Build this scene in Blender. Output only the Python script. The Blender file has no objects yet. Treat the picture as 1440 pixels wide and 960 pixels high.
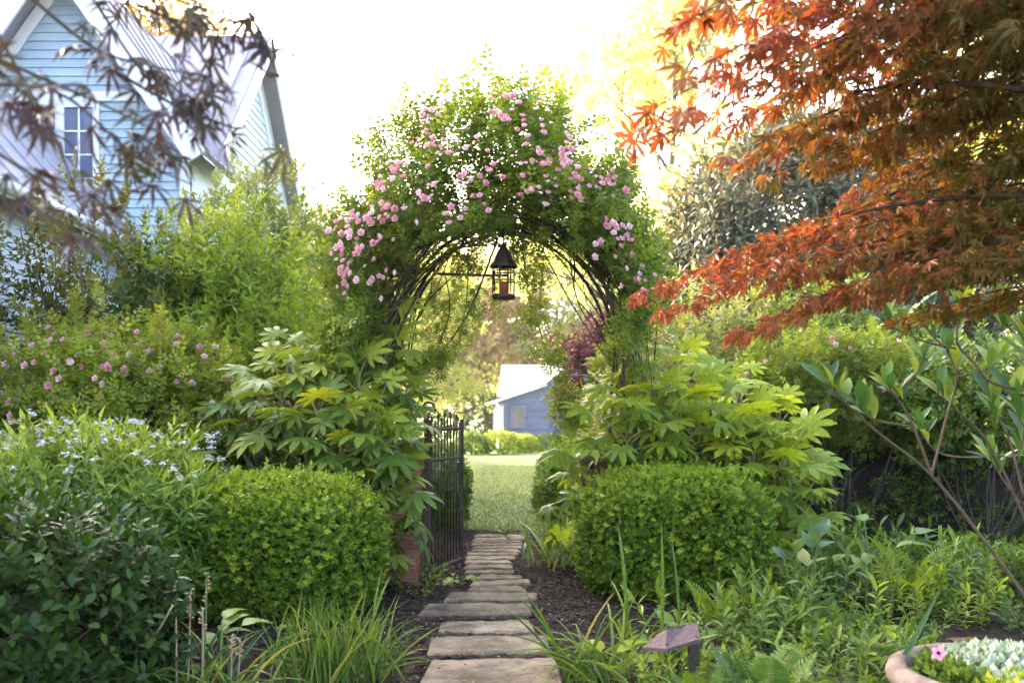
import bpy, math, random
import numpy as np
from mathutils import Matrix, Vector

R = math.radians
random.seed(7)
rng = np.random.default_rng(7)
scene = bpy.context.scene
COL = scene.collection

# ------------------------------------------------------------------ camera
F, H, HZ, CX = 1300.0, 1.5, 585.0, 720.0
cam_d = bpy.data.cameras.new('camera')
cam_d.sensor_width = 36.0
cam_d.lens = 36.0 * F / 1440.0
cam_d.shift_y = (HZ - 480.0) / 1440.0
cam_d.clip_end = 600.0
cam_d.dof.use_dof = True
cam_d.dof.focus_distance = 7.2
cam_d.dof.aperture_fstop = 2.6
cam = bpy.data.objects.new('camera', cam_d)
cam.location = (0, 0, H)
cam.rotation_euler = (R(90), 0, 0)
COL.objects.link(cam)
scene.camera = cam

# ------------------------------------------------------------------ sky, sun, exposure
SUN_EL, SUN_AZ = R(16.5), R(-42)          # azimuth from +Y, negative = left
world = bpy.data.worlds.new('World')
scene.world = world
world.use_nodes = True
wn = world.node_tree.nodes
sky = wn.new('ShaderNodeTexSky')
sky.sky_type = 'NISHITA'
sky.sun_disc = False
sky.sun_elevation = SUN_EL
sky.sun_rotation = SUN_AZ
sky.air_density = 0.55
sky.dust_density = 7.0
sky.ozone_density = 0.3
world.node_tree.links.new(sky.outputs[0], wn['Background'].inputs[0])
wn['Background'].inputs[1].default_value = 0.15

sun_d = bpy.data.lights.new('sun', 'SUN')
sun_d.energy = 2.0
sun_d.angle = R(0.6)
sun_d.color = (1.0, 0.88, 0.70)
sun = bpy.data.objects.new('sun', sun_d)
sdir = Vector((math.sin(SUN_AZ) * math.cos(SUN_EL), math.cos(SUN_AZ) * math.cos(SUN_EL), math.sin(SUN_EL)))
sun.rotation_euler = sdir.to_track_quat('Z', 'Y').to_euler()
sun.location = (-20, 30, 30)
COL.objects.link(sun)

scene.view_settings.view_transform = 'Standard'
scene.view_settings.look = 'None'
scene.view_settings.exposure = 4.4
scene.view_settings.gamma = 1.0
scene.cycles.max_bounces = 6
scene.cycles.diffuse_bounces = 3
scene.cycles.glossy_bounces = 2
scene.cycles.transmission_bounces = 4
scene.cycles.transparent_max_bounces = 4
scene.cycles.sample_clamp_indirect = 6.0
scene.cycles.use_denoising = True
scene.cycles.use_adaptive_sampling = True
scene.cycles.adaptive_threshold = 0.02


def P(px, py, Y):
    """point of the garden seen at that place of the photograph, Y metres ahead"""
    return np.array([(px - CX) / F * Y, Y, H - (py - HZ) / F * Y])


# ------------------------------------------------------------------ materials
def new_mat(name):
    m = bpy.data.materials.new(name)
    m.use_nodes = True
    nt = m.node_tree
    nt.nodes.clear()
    out = nt.nodes.new('ShaderNodeOutputMaterial')
    return m, nt, out


def leaf_mat(name, cols, rough=0.45, trans=0.35, spec=0.4, objrand=0.0, warm=(1.25, 1.15, 0.5), hue_noise=0.0):
    m, nt, out = new_mat(name)
    N, L = nt.nodes, nt.links
    at = N.new('ShaderNodeAttribute'); at.attribute_name = 'tint'
    fac = at.outputs['Fac']
    if objrand:
        oi = N.new('ShaderNodeObjectInfo')
        ma = N.new('ShaderNodeMath'); ma.operation = 'MULTIPLY_ADD'
        L.new(oi.outputs['Random'], ma.inputs[0]); ma.inputs[1].default_value = objrand
        L.new(fac, ma.inputs[2])
        mb = N.new('ShaderNodeMath'); mb.operation = 'SUBTRACT'
        L.new(ma.outputs[0], mb.inputs[0]); mb.inputs[1].default_value = objrand / 2
        fac = mb.outputs[0]
    ra = N.new('ShaderNodeValToRGB')
    el = ra.color_ramp.elements
    while len(el) < len(cols):
        el.new(0.5)
    for i, c in enumerate(cols):
        el[i].position = i / (len(cols) - 1)
        el[i].color = (c[0], c[1], c[2] * (.6 if c[1] >= c[0] * .95 and c[2] < c[0] * .6 else 1.0), 1)
    L.new(fac, ra.inputs[0])
    # blotches and veins too fine to model
    tc = N.new('ShaderNodeTexCoord')
    nz = N.new('ShaderNodeTexNoise'); nz.inputs['Scale'].default_value = 35.0
    nz.inputs['Detail'].default_value = 3.0
    L.new(tc.outputs['Object'], nz.inputs['Vector'])
    mr = N.new('ShaderNodeMapRange'); mr.inputs[1].default_value = 0.3; mr.inputs[2].default_value = 0.7
    mr.inputs[3].default_value = 0.78; mr.inputs[4].default_value = 1.2
    L.new(nz.outputs[0], mr.inputs[0])
    mx = N.new('ShaderNodeVectorMath'); mx.operation = 'SCALE'
    L.new(ra.outputs[0], mx.inputs[0]); L.new(mr.outputs[0], mx.inputs['Scale'])
    bs = N.new('ShaderNodeBsdfPrincipled')
    L.new(mx.outputs[0], bs.inputs['Base Color'])
    bs.inputs['Roughness'].default_value = rough
    bs.inputs['Specular IOR Level'].default_value = spec * .7
    tr = N.new('ShaderNodeBsdfTranslucent')
    tm = N.new('ShaderNodeVectorMath'); tm.operation = 'MULTIPLY'
    L.new(mx.outputs[0], tm.inputs[0]); tm.inputs[1].default_value = warm
    L.new(tm.outputs[0], tr.inputs[0])
    mix = N.new('ShaderNodeMixShader'); mix.inputs[0].default_value = trans
    L.new(bs.outputs[0], mix.inputs[1]); L.new(tr.outputs[0], mix.inputs[2])
    L.new(mix.outputs[0], out.inputs[0])
    return m


def solid_mat(name, c1, c2=None, scale=8.0, rough=0.7, spec=0.3, metal=0.0, bump=0.0, stretch=(1, 1, 1), bscale=None, detail=6.0, objrand=0.0):
    m, nt, out = new_mat(name)
    N, L = nt.nodes, nt.links
    c2 = c2 or c1
    tc = N.new('ShaderNodeTexCoord')
    mp = N.new('ShaderNodeMapping'); mp.inputs['Scale'].default_value = stretch
    L.new(tc.outputs['Object'], mp.inputs['Vector'])
    nz = N.new('ShaderNodeTexNoise'); nz.inputs['Scale'].default_value = scale
    nz.inputs['Detail'].default_value = detail; nz.inputs['Roughness'].default_value = 0.65
    L.new(mp.outputs[0], nz.inputs['Vector'])
    ra = N.new('ShaderNodeValToRGB')
    ra.color_ramp.elements[0].position = 0.32; ra.color_ramp.elements[1].position = 0.68
    ra.color_ramp.elements[0].color = (*c1, 1); ra.color_ramp.elements[1].color = (*c2, 1)
    L.new(nz.outputs[0], ra.inputs[0])
    col = ra.outputs[0]
    if objrand:
        oi = N.new('ShaderNodeObjectInfo')
        mr = N.new('ShaderNodeMapRange'); mr.inputs[3].default_value = 1 - objrand; mr.inputs[4].default_value = 1 + objrand
        L.new(oi.outputs['Random'], mr.inputs[0])
        mx = N.new('ShaderNodeVectorMath'); mx.operation = 'SCALE'
        L.new(col, mx.inputs[0]); L.new(mr.outputs[0], mx.inputs['Scale'])
        col = mx.outputs[0]
    bs = N.new('ShaderNodeBsdfPrincipled')
    L.new(col, bs.inputs['Base Color'])
    bs.inputs['Roughness'].default_value = rough
    bs.inputs['Specular IOR Level'].default_value = spec
    bs.inputs['Metallic'].default_value = metal
    if bump:
        n2 = N.new('ShaderNodeTexNoise'); n2.inputs['Scale'].default_value = bscale or scale * 3
        n2.inputs['Detail'].default_value = 8.0
        L.new(mp.outputs[0], n2.inputs['Vector'])
        bp = N.new('ShaderNodeBump'); bp.inputs['Strength'].default_value = bump; bp.inputs['Distance'].default_value = 0.02
        L.new(n2.outputs[0], bp.inputs['Height'])
        L.new(bp.outputs[0], bs.inputs['Normal'])
    L.new(bs.outputs[0], out.inputs[0])
    return m


M = {}
M['bark'] = solid_mat('bark', (0.045, 0.032, 0.025), (0.12, 0.095, 0.075), 14, 0.9, 0.1, bump=0.5, stretch=(1, 1, 0.3))
M['cane'] = solid_mat('cane_bark', (0.03, 0.02, 0.014), (0.085, 0.06, 0.038), 20, 0.85, 0.15)
M['stem'] = solid_mat('green_stem', (0.09, 0.13, 0.03), (0.16, 0.17, 0.05), 10, 0.6, 0.3)
M['twig'] = solid_mat('brown_twig', (0.09, 0.055, 0.035), (0.17, 0.115, 0.075), 14, 0.8, 0.2)
M['iron'] = solid_mat('weathered_iron', (0.028, 0.019, 0.013), (0.085, 0.055, 0.036), 25, 0.6, 0.4, metal=0.4, bump=0.2)
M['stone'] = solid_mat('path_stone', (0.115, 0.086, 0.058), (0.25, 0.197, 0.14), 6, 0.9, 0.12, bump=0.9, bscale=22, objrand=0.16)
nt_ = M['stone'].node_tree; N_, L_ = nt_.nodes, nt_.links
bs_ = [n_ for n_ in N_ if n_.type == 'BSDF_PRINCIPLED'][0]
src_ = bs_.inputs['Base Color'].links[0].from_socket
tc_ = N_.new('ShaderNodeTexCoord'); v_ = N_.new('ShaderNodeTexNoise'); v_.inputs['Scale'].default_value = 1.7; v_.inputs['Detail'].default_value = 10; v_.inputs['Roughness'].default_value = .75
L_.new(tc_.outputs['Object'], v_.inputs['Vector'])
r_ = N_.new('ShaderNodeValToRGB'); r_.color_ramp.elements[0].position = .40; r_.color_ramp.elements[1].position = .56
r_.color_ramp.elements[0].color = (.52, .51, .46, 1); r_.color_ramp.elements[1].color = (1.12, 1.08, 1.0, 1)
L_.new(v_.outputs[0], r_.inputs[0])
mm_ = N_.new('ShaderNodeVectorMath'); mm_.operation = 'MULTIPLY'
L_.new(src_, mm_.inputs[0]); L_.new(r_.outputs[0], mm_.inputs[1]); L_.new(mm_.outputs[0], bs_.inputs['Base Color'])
M['brick'] = solid_mat('brick_clay', (0.20, 0.075, 0.045), (0.36, 0.16, 0.10), 14, 0.9, 0.1, bump=0.4, objrand=0.25)
M['mortar'] = solid_mat('mortar', (0.24, 0.21, 0.18), (0.34, 0.3, 0.26), 20, 0.95, 0.1)
M['soil'] = solid_mat('mulch_soil', (0.013, 0.009, 0.007), (0.042, 0.029, 0.021), 26, 0.95, 0.1, bump=0.9, bscale=45)
M['chip'] = solid_mat('bark_chip', (0.014, 0.009, 0.007), (0.085, 0.055, 0.040), 14, 0.95, 0.1)
M['clap'] = solid_mat('blue_clapboard', (0.36, 0.45, 0.49), (0.43, 0.51, 0.545), 3, 0.6, 0.3, bump=0.05, objrand=0.04)
M['clapw'] = solid_mat('pale_clapboard', (0.60, 0.64, 0.66), (0.66, 0.69, 0.71), 3, 0.6, 0.3, bump=0.05, objrand=0.04)
M['trim'] = solid_mat('white_trim', (0.74, 0.73, 0.71), (0.80, 0.79, 0.77), 5, 0.55, 0.3)
M['roofm'] = solid_mat('grey_roofing', (0.25, 0.23, 0.245), (0.33, 0.30, 0.32), 4, 0.6, 0.3, bump=0.15)
M['shedw'] = solid_mat('blue_grey_board', (0.10, 0.115, 0.19), (0.165, 0.18, 0.27), 5, 0.7, 0.25, objrand=0.1, stretch=(.4, .4, 4))
M['shedr'] = solid_mat('shed_roofing', (0.60, 0.60, 0.62), (0.70, 0.69, 0.68), 3, 0.5, 0.4)
M['darkwall'] = solid_mat('dark_fence', (0.016, 0.015, 0.013), (0.038, 0.034, 0.029), 6, 0.9, 0.1, bump=0.2, objrand=0.2)
M['copper'] = solid_mat('brown_copper', (0.075, 0.045, 0.038), (0.15, 0.098, 0.088), 45, 0.7, 0.3, metal=0.2, bump=0.2)
M['terra'] = solid_mat('pale_terracotta', (0.12, 0.085, 0.065), (0.25, 0.19, 0.15), 9, 0.9, 0.15, bump=0.2)
M['dry'] = solid_mat('dry_stalk', (0.24, 0.17, 0.09), (0.38, 0.28, 0.16), 30, 0.9, 0.1)
M['candle'] = solid_mat('red_candle', (0.35, 0.06, 0.045), (0.42, 0.09, 0.06), 4, 0.5, 0.3)
m, nt, out = new_mat('window_glass')
b = nt.nodes.new('ShaderNodeBsdfPrincipled')
b.inputs['Base Color'].default_value = (0.10, 0.12, 0.20, 1); b.inputs['Roughness'].default_value = 0.05
b.inputs['Specular IOR Level'].default_value = 1.0
nt.links.new(b.outputs[0], out.inputs[0]); M['pane'] = m
m, nt, out = new_mat('lantern_glass')
b = nt.nodes.new('ShaderNodeBsdfGlass'); b.inputs['Roughness'].default_value = 0.12; b.inputs['IOR'].default_value = 1.1
b.inputs['Color'].default_value = (0.93, 0.90, 0.85, 1)
nt.links.new(b.outputs[0], out.inputs[0]); M['glass'] = m
M['curtain'] = solid_mat('tan_blind', (0.16, 0.12, 0.10), (0.24, 0.18, 0.15), 6, 0.8, 0.2)
# lawn
m, nt, out = new_mat('lawn_grass')
N, L = nt.nodes, nt.links
tc = N.new('ShaderNodeTexCoord')
n1 = N.new('ShaderNodeTexNoise'); n1.inputs['Scale'].default_value = 0.5; n1.inputs['Detail'].default_value = 8
n2 = N.new('ShaderNodeTexNoise'); n2.inputs['Scale'].default_value = 30; n2.inputs['Detail'].default_value = 4
for n_ in (n1, n2): L.new(tc.outputs['Object'], n_.inputs['Vector'])
ad = N.new('ShaderNodeMath'); ad.operation = 'MULTIPLY_ADD'; ad.inputs[1].default_value = 0.5
L.new(n2.outputs[0], ad.inputs[0]); L.new(n1.outputs[0], ad.inputs[2])
ra = N.new('ShaderNodeValToRGB')
ra.color_ramp.elements[0].position = 0.5; ra.color_ramp.elements[1].position = 0.95
ra.color_ramp.elements[0].color = (0.075, 0.115, 0.040, 1); ra.color_ramp.elements[1].color = (0.165, 0.195, 0.085, 1)
L.new(ad.outputs[0], ra.inputs[0])
b = N.new('ShaderNodeBsdfPrincipled'); b.inputs['Roughness'].default_value = 0.9; b.inputs['Specular IOR Level'].default_value = 0.1
L.new(ra.outputs[0], b.inputs['Base Color'])
bp = N.new('ShaderNodeBump'); bp.inputs['Strength'].default_value = 0.6; bp.inputs['Distance'].default_value = 0.03
L.new(n2.outputs[0], bp.inputs['Height']); L.new(bp.outputs[0], b.inputs['Normal'])
L.new(b.outputs[0], out.inputs[0]); M['lawn'] = m

G = lambda *a: a
M['l_rose'] = leaf_mat('rose_leaf', [G(.045, .085, .014), G(.11, .17, .024), G(.22, .27, .045), G(.32, .34, .06)], trans=.45, spec=.3)
M['l_box'] = leaf_mat('box_leaf', [G(.040, .090, .012), G(.095, .18, .018), G(.19, .29, .028), G(.29, .36, .045)], rough=.45, trans=.34, spec=.3)
M['l_glossy'] = leaf_mat('glossy_leaf', [G(.014, .038, .006), G(.026, .062, .009), G(.055, .105, .015), G(.11, .16, .025)], rough=.42, trans=.25, spec=.3, objrand=.5)
M['l_ams'] = leaf_mat('willow_leaf', [G(.06, .13, .024), G(.11, .20, .035), G(.22, .30, .05), G(.34, .38, .06)], trans=.35)
M['l_fatL'] = leaf_mat('palmate_leaf', [G(.055, .115, .03), G(.11, .18, .04), G(.20, .26, .04), G(.34, .35, .035)], rough=.36, trans=.4, spec=.42, objrand=.6)
M['l_fatR'] = leaf_mat('palmate_leaf_yellow', [G(.08, .15, .035), G(.16, .24, .035), G(.26, .34, .045), G(.35, .40, .05)], rough=.42, trans=.48, spec=.25, objrand=.6)
M['l_holly'] = leaf_mat('holly_leaf', [G(.045, .06, .010), G(.10, .11, .018), G(.20, .18, .035), G(.29, .25, .06)], rough=.45, trans=.4, spec=.25)
M['l_light'] = leaf_mat('light_leaf', [G(.09, .16, .022), G(.19, .28, .03), G(.31, .38, .05), G(.44, .44, .11)], trans=.46, spec=.3)
M['l_pale'] = leaf_mat('pale_leaf', [G(.10, .15, .05), G(.20, .25, .08), G(.33, .34, .16), G(.48, .46, .30)], trans=.4)
M['l_mid'] = leaf_mat('mid_leaf', [G(.035, .08, .014), G(.08, .15, .022), G(.14, .21, .034), G(.21, .25, .05)], trans=.35)
M['l_gold'] = leaf_mat('golden_leaf', [G(.21, .15, .045), G(.36, .26, .085), G(.46, .33, .13), G(.48, .27, .12)], trans=.5, warm=(1.1, 1.05, .8))
M['l_yellow'] = leaf_mat('yellow_green_leaf', [G(.22, .23, .09), G(.34, .35, .15), G(.45, .45, .23), G(.50, .48, .28)], trans=.5, warm=(1.1, 1.1, .8))
M['l_magno'] = leaf_mat('magnolia_leaf', [G(.035, .048, .022), G(.07, .082, .042), G(.125, .12, .075), G(.16, .095, .05)], rough=.45, trans=.2, spec=.25)
M['l_purple'] = leaf_mat('purple_leaf', [G(.03, .010, .014), G(.07, .018, .022), G(.13, .03, .035), G(.12, .06, .04)], trans=.4, warm=(1.3, .8, .8))
M['l_maple'] = leaf_mat('maple_leaf', [G(.080, .085, .012), G(.135, .10, .014), G(.21, .080, .018), G(.28, .058, .024)], rough=.45, trans=.42, spec=.3, objrand=.45, warm=(1.25, 1.05, .6))
M['l_maple2'] = leaf_mat('bronze_maple_leaf', [G(.055, .055, .018), G(.055, .042, .028), G(.046, .028, .032), G(.06, .03, .038)], rough=.5, trans=.22, objrand=.5, warm=(1.3, 1, .7))
M['l_rhodo'] = leaf_mat('long_leaf', [G(.030, .075, .022), G(.05, .115, .03), G(.11, .19, .045), G(.22, .27, .07)], rough=.42, trans=.35, spec=.3, objrand=.7)
M['l_strap'] = leaf_mat('strap_leaf', [G(.045, .10, .035), G(.08, .155, .035), G(.14, .22, .05), G(.30, .29, .12)], rough=.4, trans=.35, objrand=.6)
M['l_blue'] = leaf_mat('blue_green_leaf', [G(.05, .11, .045), G(.09, .16, .06), G(.16, .22, .09), G(.32, .34, .17)], rough=.4, trans=.3, objrand=.6)
M['l_dead'] = leaf_mat('withered_leaf', [G(.12, .07, .03), G(.22, .13, .06), G(.35, .24, .11), G(.42, .33, .2)], rough=.7, trans=.25, objrand=.6)
M['l_grey'] = leaf_mat('silver_leaf', [G(.16, .24, .16), G(.30, .38, .28), G(.5, .56, .46), G(.62, .64, .56)], rough=.6, trans=.25)
M['petal'] = leaf_mat('pink_petal', [G(.70, .27, .34), G(.79, .42, .47), G(.85, .56, .58), G(.89, .73, .70)], rough=.6, trans=.3, spec=.2, objrand=.8, warm=(1, .8, .85))
M['petal_w'] = leaf_mat('white_blue_petal', [G(.50, .51, .55), G(.60, .61, .64), G(.70, .70, .72), G(.78, .78, .77)], rough=.6, trans=.3, spec=.2, warm=(1, 1, 1))
M['petal_p'] = leaf_mat('light_pink_petal', [G(.75, .36, .42), G(.8, .42, .48)], rough=.6, trans=.3, spec=.2, warm=(1, .8, .85))
M['darkeye'] = solid_mat('dark_eye', (.06, .01, .03), rough=.8)


# ------------------------------------------------------------------ mesh helpers
def mk_mesh(name, V, Fc, mats, midx=None, tint=None, smooth=True):
    """V (n,3); Fc (m,3|4) int array or list of polygons"""
    me = bpy.data.meshes.new(name)
    V = np.asarray(V, dtype=np.float32)
    if isinstance(Fc, np.ndarray):
        k = Fc.shape[1]
        me.vertices.add(len(V)); me.vertices.foreach_set('co', V.ravel())
        me.loops.add(Fc.size); me.loops.foreach_set('vertex_index', Fc.astype(np.int32).ravel())
        me.polygons.add(len(Fc)); me.polygons.foreach_set('loop_start', np.arange(0, Fc.size, k, dtype=np.int32))
        me.update(calc_edges=True)
    else:
        me.from_pydata(V.tolist(), [], [tuple(int(i) for i in f) for f in Fc])
    for m_ in (mats if isinstance(mats, (list, tuple)) else [mats]):
        me.materials.append(M[m_])
    if midx is not None:
        me.polygons.foreach_set('material_index', np.asarray(midx, dtype=np.int32))
    me.polygons.foreach_set('use_smooth', np.full(len(me.polygons), smooth))
    if tint is not None:
        a = me.attributes.new('tint', 'FLOAT', 'POINT')
        a.data.foreach_set('value', np.asarray(tint, dtype=np.float32))
    me.update()
    return me


def obj(name, me, parent=None, loc=None):
    o = bpy.data.objects.new(name, me)
    COL.objects.link(o)
    if parent is not None: o.parent = parent
    if loc is not None: o.location = loc
    return o


def tag(o, label=None, cat=None, group=None, kind=None):
    if label: o['label'] = label
    if cat: o['category'] = cat
    if group: o['group'] = group
    if kind: o['kind'] = kind
    return o


def thing(name, label, cat, loc=(0, 0, 0), group=None):
    o = obj(name, None, None, tuple(float(v) for v in loc))
    o.empty_display_size = 0.1
    return tag(o, label, cat, group)


class MB:
    """collects polygons for one part; world coordinates, made local to the parent on build"""
    def __init__(s): s.V = []; s.F = []; s.m = []; s.n = 0

    def add(s, V, Fc, m=0):
        V = np.asarray(V, float)
        s.V.append(V)
        for f in Fc:
            s.F.append(tuple(int(i) + s.n for i in f)); s.m.append(m)
        s.n += len(V); return s

    def box(s, a, b, m=0, rot=None, piv=None):
        a, b = np.array(a, float), np.array(b, float)
        V = np.array([[(a, b)[i][0], (a, b)[j][1], (a, b)[k][2]] for i in (0, 1) for j in (0, 1) for k in (0, 1)])
        if rot is not None:
            pv = (a + b) / 2 if piv is None else np.array(piv, float)
            V = (V - pv) @ np.array(rot).T + pv
        return s.add(V, [(0, 1, 3, 2), (4, 6, 7, 5), (0, 4, 5, 1), (2, 3, 7, 6), (0, 2, 6, 4), (1, 5, 7, 3)], m)

    def tube(s, pts, r, n=6, m=0, cap=True):
        pts = np.asarray(pts, float); k = len(pts)
        r = np.full(k, r, float) if np.isscalar(r) else np.asarray(r, float)
        V = []
        up = np.array([0.13, 0.31, 0.94])
        for i in range(k):
            t = pts[min(i + 1, k - 1)] - pts[max(i - 1, 0)]
            t = t / (np.linalg.norm(t) + 1e-9)
            u = np.cross(t, up); nu = np.linalg.norm(u)
            u = u / nu if nu > 1e-3 else np.array([1., 0, 0])
            v = np.cross(t, u)
            for j in range(n):
                a = 2 * math.pi * j / n
                V.append(pts[i] + r[i] * (u * math.cos(a) + v * math.sin(a)))
        Fc = [(i * n + j, i * n + (j + 1) % n, (i + 1) * n + (j + 1) % n, (i + 1) * n + j) for i in range(k - 1) for j in range(n)]
        if cap:
            Fc += [tuple(range(n - 1, -1, -1)), tuple((k - 1) * n + j for j in range(n))]
        return s.add(V, Fc, m)

    def lathe(s, prof, c, n=24, m=0):
        V = []
        for (r, z) in prof:
            for j in range(n):
                a = 2 * math.pi * j / n
                V.append((c[0] + r * math.cos(a), c[1] + r * math.sin(a), c[2] + z))
        Fc = [(i * n + j, i * n + (j + 1) % n, (i + 1) * n + (j + 1) % n, (i + 1) * n + j) for i in range(len(prof) - 1) for j in range(n)]
        return s.add(V, Fc, m)

    def build(s, name, mats, parent=None, smooth=False, tint=None, kind=None):
        V = np.concatenate(s.V)
        if parent is not None:
            o_ = np.array(parent.location)
            if parent.parent is not None: o_ = o_ + np.array(parent.parent.location)
            V = V - o_
        me = mk_mesh(name, V, s.F, mats, s.m if any(s.m) else None, None if tint is None else np.full(len(V), tint), smooth)
        o = obj(name, me, parent)
        if kind: o['kind'] = kind
        return o


# --- leaf templates: along +Y, upper face +Z.  (V, F, tint offset per vertex, material index per face)
def T_diamond(w=0.28, fold=0.06, droop=0.05):
    V = np.array([[0, 0, 0], [-w, .45, fold], [w, .45, fold], [0, 1, -droop]])
    return V, np.array([[0, 2, 3], [0, 3, 1]]), np.zeros(4), np.zeros(2, int)


def T_ovate(w=0.25, fold=0.06, droop=0.12, wide=0.42):
    V = np.array([[0, 0, 0], [-w, wide, fold], [0, wide, 0], [w, wide, fold], [0, 1, -droop]])
    return V, np.array([[0, 3, 2], [0, 2, 1], [2, 3, 4], [2, 4, 1]]), np.zeros(5), np.zeros(4, int)


def T_long(w=0.13, n=5, fold=0.04, droop=0.3, prof=None, stalk=0.0, wave=0.0):
    """longer leaf with a curved midrib"""
    ys = np.linspace(0, 1, n + 1)
    V = []; 
    for i, y in enumerate(ys):
        ww = w * (prof(y) if prof else math.sin(math.pi * min(1, y * .97 + .02)) ** .75)
        z = -droop * y * y
        q = wave * math.sin(y * 9)
        V += [[-ww, y, z + fold * ww / w + q], [0, y, z], [ww, y, z + fold * ww / w - q]]
    Fc = []
    for i in range(n):
        a, c = 3 * i, 3 * i + 3
        Fc += [[a, a + 1, c + 1], [a, c + 1, c], [a + 1, a + 2, c + 2], [a + 1, c + 2, c + 1]]
    return np.array(V), np.array(Fc), np.zeros(len(V)), np.zeros(len(Fc), int)


def T_palm(lobes, width=0.2, sinus=0.4, droop=0.25, fold=0.05, petiole=0.0, jit=0.0, rs=None, full=False):
    """palmate leaf; lobes = [(angle deg from +Y, length)], base of the blade at the origin"""
    V = [[0, 0, 0]]; Fc = []
    k = len(lobes)
    angs = [a for a, _ in lobes]

    def pt(ang, r, lift=0.0):
        x, y = r * math.sin(R(ang)), r * math.cos(R(ang))
        return [x, y, lift - droop * r * r]
    sin_i = []
    for i in range(k + 1):
        if i == 0: a, s_ = angs[0] - 22, sinus * .55 * lobes[0][1]
        elif i == k: a, s_ = angs[-1] + 22, sinus * .55 * lobes[-1][1]
        else: a, s_ = (angs[i - 1] + angs[i]) / 2, sinus * min(lobes[i - 1][1], lobes[i][1])
        V.append(pt(a, s_, fold)); sin_i.append(len(V) - 1)
    for i, (a, l) in enumerate(lobes):
        if rs is not None: a = a + rs.uniform(-1, 1) * jit * 10; l = l * (1 + rs.uniform(-1, 1) * jit)
        sl, sr = sin_i[i], sin_i[i + 1]
        b0 = len(V)
        if full:
            for f_, w_ in ((.55, .80), (.80, .72)):
                m_ = f_ * l; wd = math.degrees(math.atan2(width * l * w_, m_))
                V += [pt(a - wd, m_, fold), pt(a + wd, m_, fold), pt(a, m_, -fold * .2)]
            V += [pt(a, l, -.02 * l)]
            A, B, C, A2, B2, C2, D = range(b0, b0 + 7)
            Fc += [[0, C, sl], [0, sr, C], [sl, C, A], [sr, B, C], [A, C, C2], [A, C2, A2], [C, B, B2], [C, B2, C2], [A2, C2, D], [C2, B2, D]]
        else:
            m_ = .62 * l
            wd = math.degrees(math.atan2(width * l, m_))
            V += [pt(a - wd, m_, fold), pt(a + wd, m_, fold), pt(a, m_ * .95, 0.0), pt(a, l, -0.03)]
            A, B, C, D = b0, b0 + 1, b0 + 2, b0 + 3
            Fc += [[0, C, sl], [0, sr, C], [sl, C, A], [A, C, D], [C, B, D], [sr, B, C]]
    V = np.array(V); Fc = np.array(Fc)[:, ::-1]
    return V, Fc, np.zeros(len(V)), np.zeros(len(Fc), int)


def lite_palm(t):
    """the same leaf with four faces to a lobe"""
    V, k = t[0], (len(t[0]) - 2) // 5
    Fc = []
    for i in range(k):
        sl, sr, b0 = 1 + i, 2 + i, k + 2 + 4 * i
        Fc += [[0, b0, sl], [0, b0 + 3, b0], [0, b0 + 1, b0 + 3], [0, sr, b0 + 1]]
    return V, np.array(Fc)[:, ::-1], t[2], np.zeros(len(Fc), int)


def tube_arr(pts, r, n=3):
    mb = MB(); mb.tube(pts, r, n, cap=False)
    V = np.concatenate(mb.V); Fc = []
    for q in mb.F: Fc += [[q[0], q[1], q[2]], [q[0], q[2], q[3]]]
    return V, np.array(Fc)


def frames(axis, up=None, roll=0.0):
    """rotation matrices (N,3,3) with columns side, axis, normal"""
    axis = np.asarray(axis, float)
    axis = axis / (np.linalg.norm(axis, axis=1, keepdims=True) + 1e-9)
    if up is None: up = np.array([0, 0, 1.0])
    up = np.broadcast_to(up, axis.shape)
    s = np.cross(axis, up); l = np.linalg.norm(s, axis=1, keepdims=True)
    alt = np.cross(axis, np.array([1.0, 0.2, 0.1]))
    s = np.where(l > .05, s, alt); s = s / (np.linalg.norm(s, axis=1, keepdims=True) + 1e-9)
    n = np.cross(s, axis)
    if np.any(roll):
        c, sn = np.cos(roll)[:, None], np.sin(roll)[:, None]
        s, n = s * c + n * sn, n * c - s * sn
    return np.stack([s, axis, n], axis=2)


def compose(parts):
    """parts: list of (template, R(3,3), pos, scale, tint, matoffset) -> one template"""
    Vs, Fs, Ts, Ms = [], [], [], []; n = 0
    for (t, r, p, s_, ti, mo) in parts:
        V = (t[0] * s_) @ np.asarray(r).T + np.asarray(p)
        Vs.append(V); Fs.append(t[1] + n); Ts.append(t[2] + ti); Ms.append(t[3] + mo); n += len(V)
    return np.concatenate(Vs), np.concatenate(Fs), np.concatenate(Ts), np.concatenate(Ms)


def inst(tmpl, Rm, pos, scale, tint):
    """many copies of a template as one set of arrays"""
    V, Fc, T, Mi = tmpl
    n, nv = len(pos), len(V)
    scale = np.broadcast_to(np.asarray(scale, float), (n,))
    W = np.einsum('nij,vj->nvi', Rm * scale[:, None, None], V) + pos[:, None, :]
    FF = (Fc[None] + (np.arange(n) * nv)[:, None, None]).reshape(-1, 3)
    TT = (np.asarray(tint)[:, None] + T[None]).ravel()
    return W.reshape(-1, 3), FF, np.clip(TT, 0, 1), np.tile(Mi, n)


def join(sets):
    Vs, Fs, Ts, Ms = [], [], [], []; n = 0
    for V, Fc, T, Mi in sets:
        Vs.append(V); Fs.append(Fc + n); Ts.append(T); Ms.append(Mi); n += len(V)
    return np.concatenate(Vs), np.concatenate(Fs), np.concatenate(Ts), np.concatenate(Ms)


def stuff(name, data, mats, parent):
    V, Fc, T, Mi = data
    V = V - np.array(parent.location)
    o = obj(name, mk_mesh(name, V, Fc, mats, Mi, T), parent)
    o['kind'] = 'stuff'
    return o


def rv(n): 
    d = rng.normal(size=(n, 3)); return d / np.linalg.norm(d, axis=1, keepdims=True)


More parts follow.
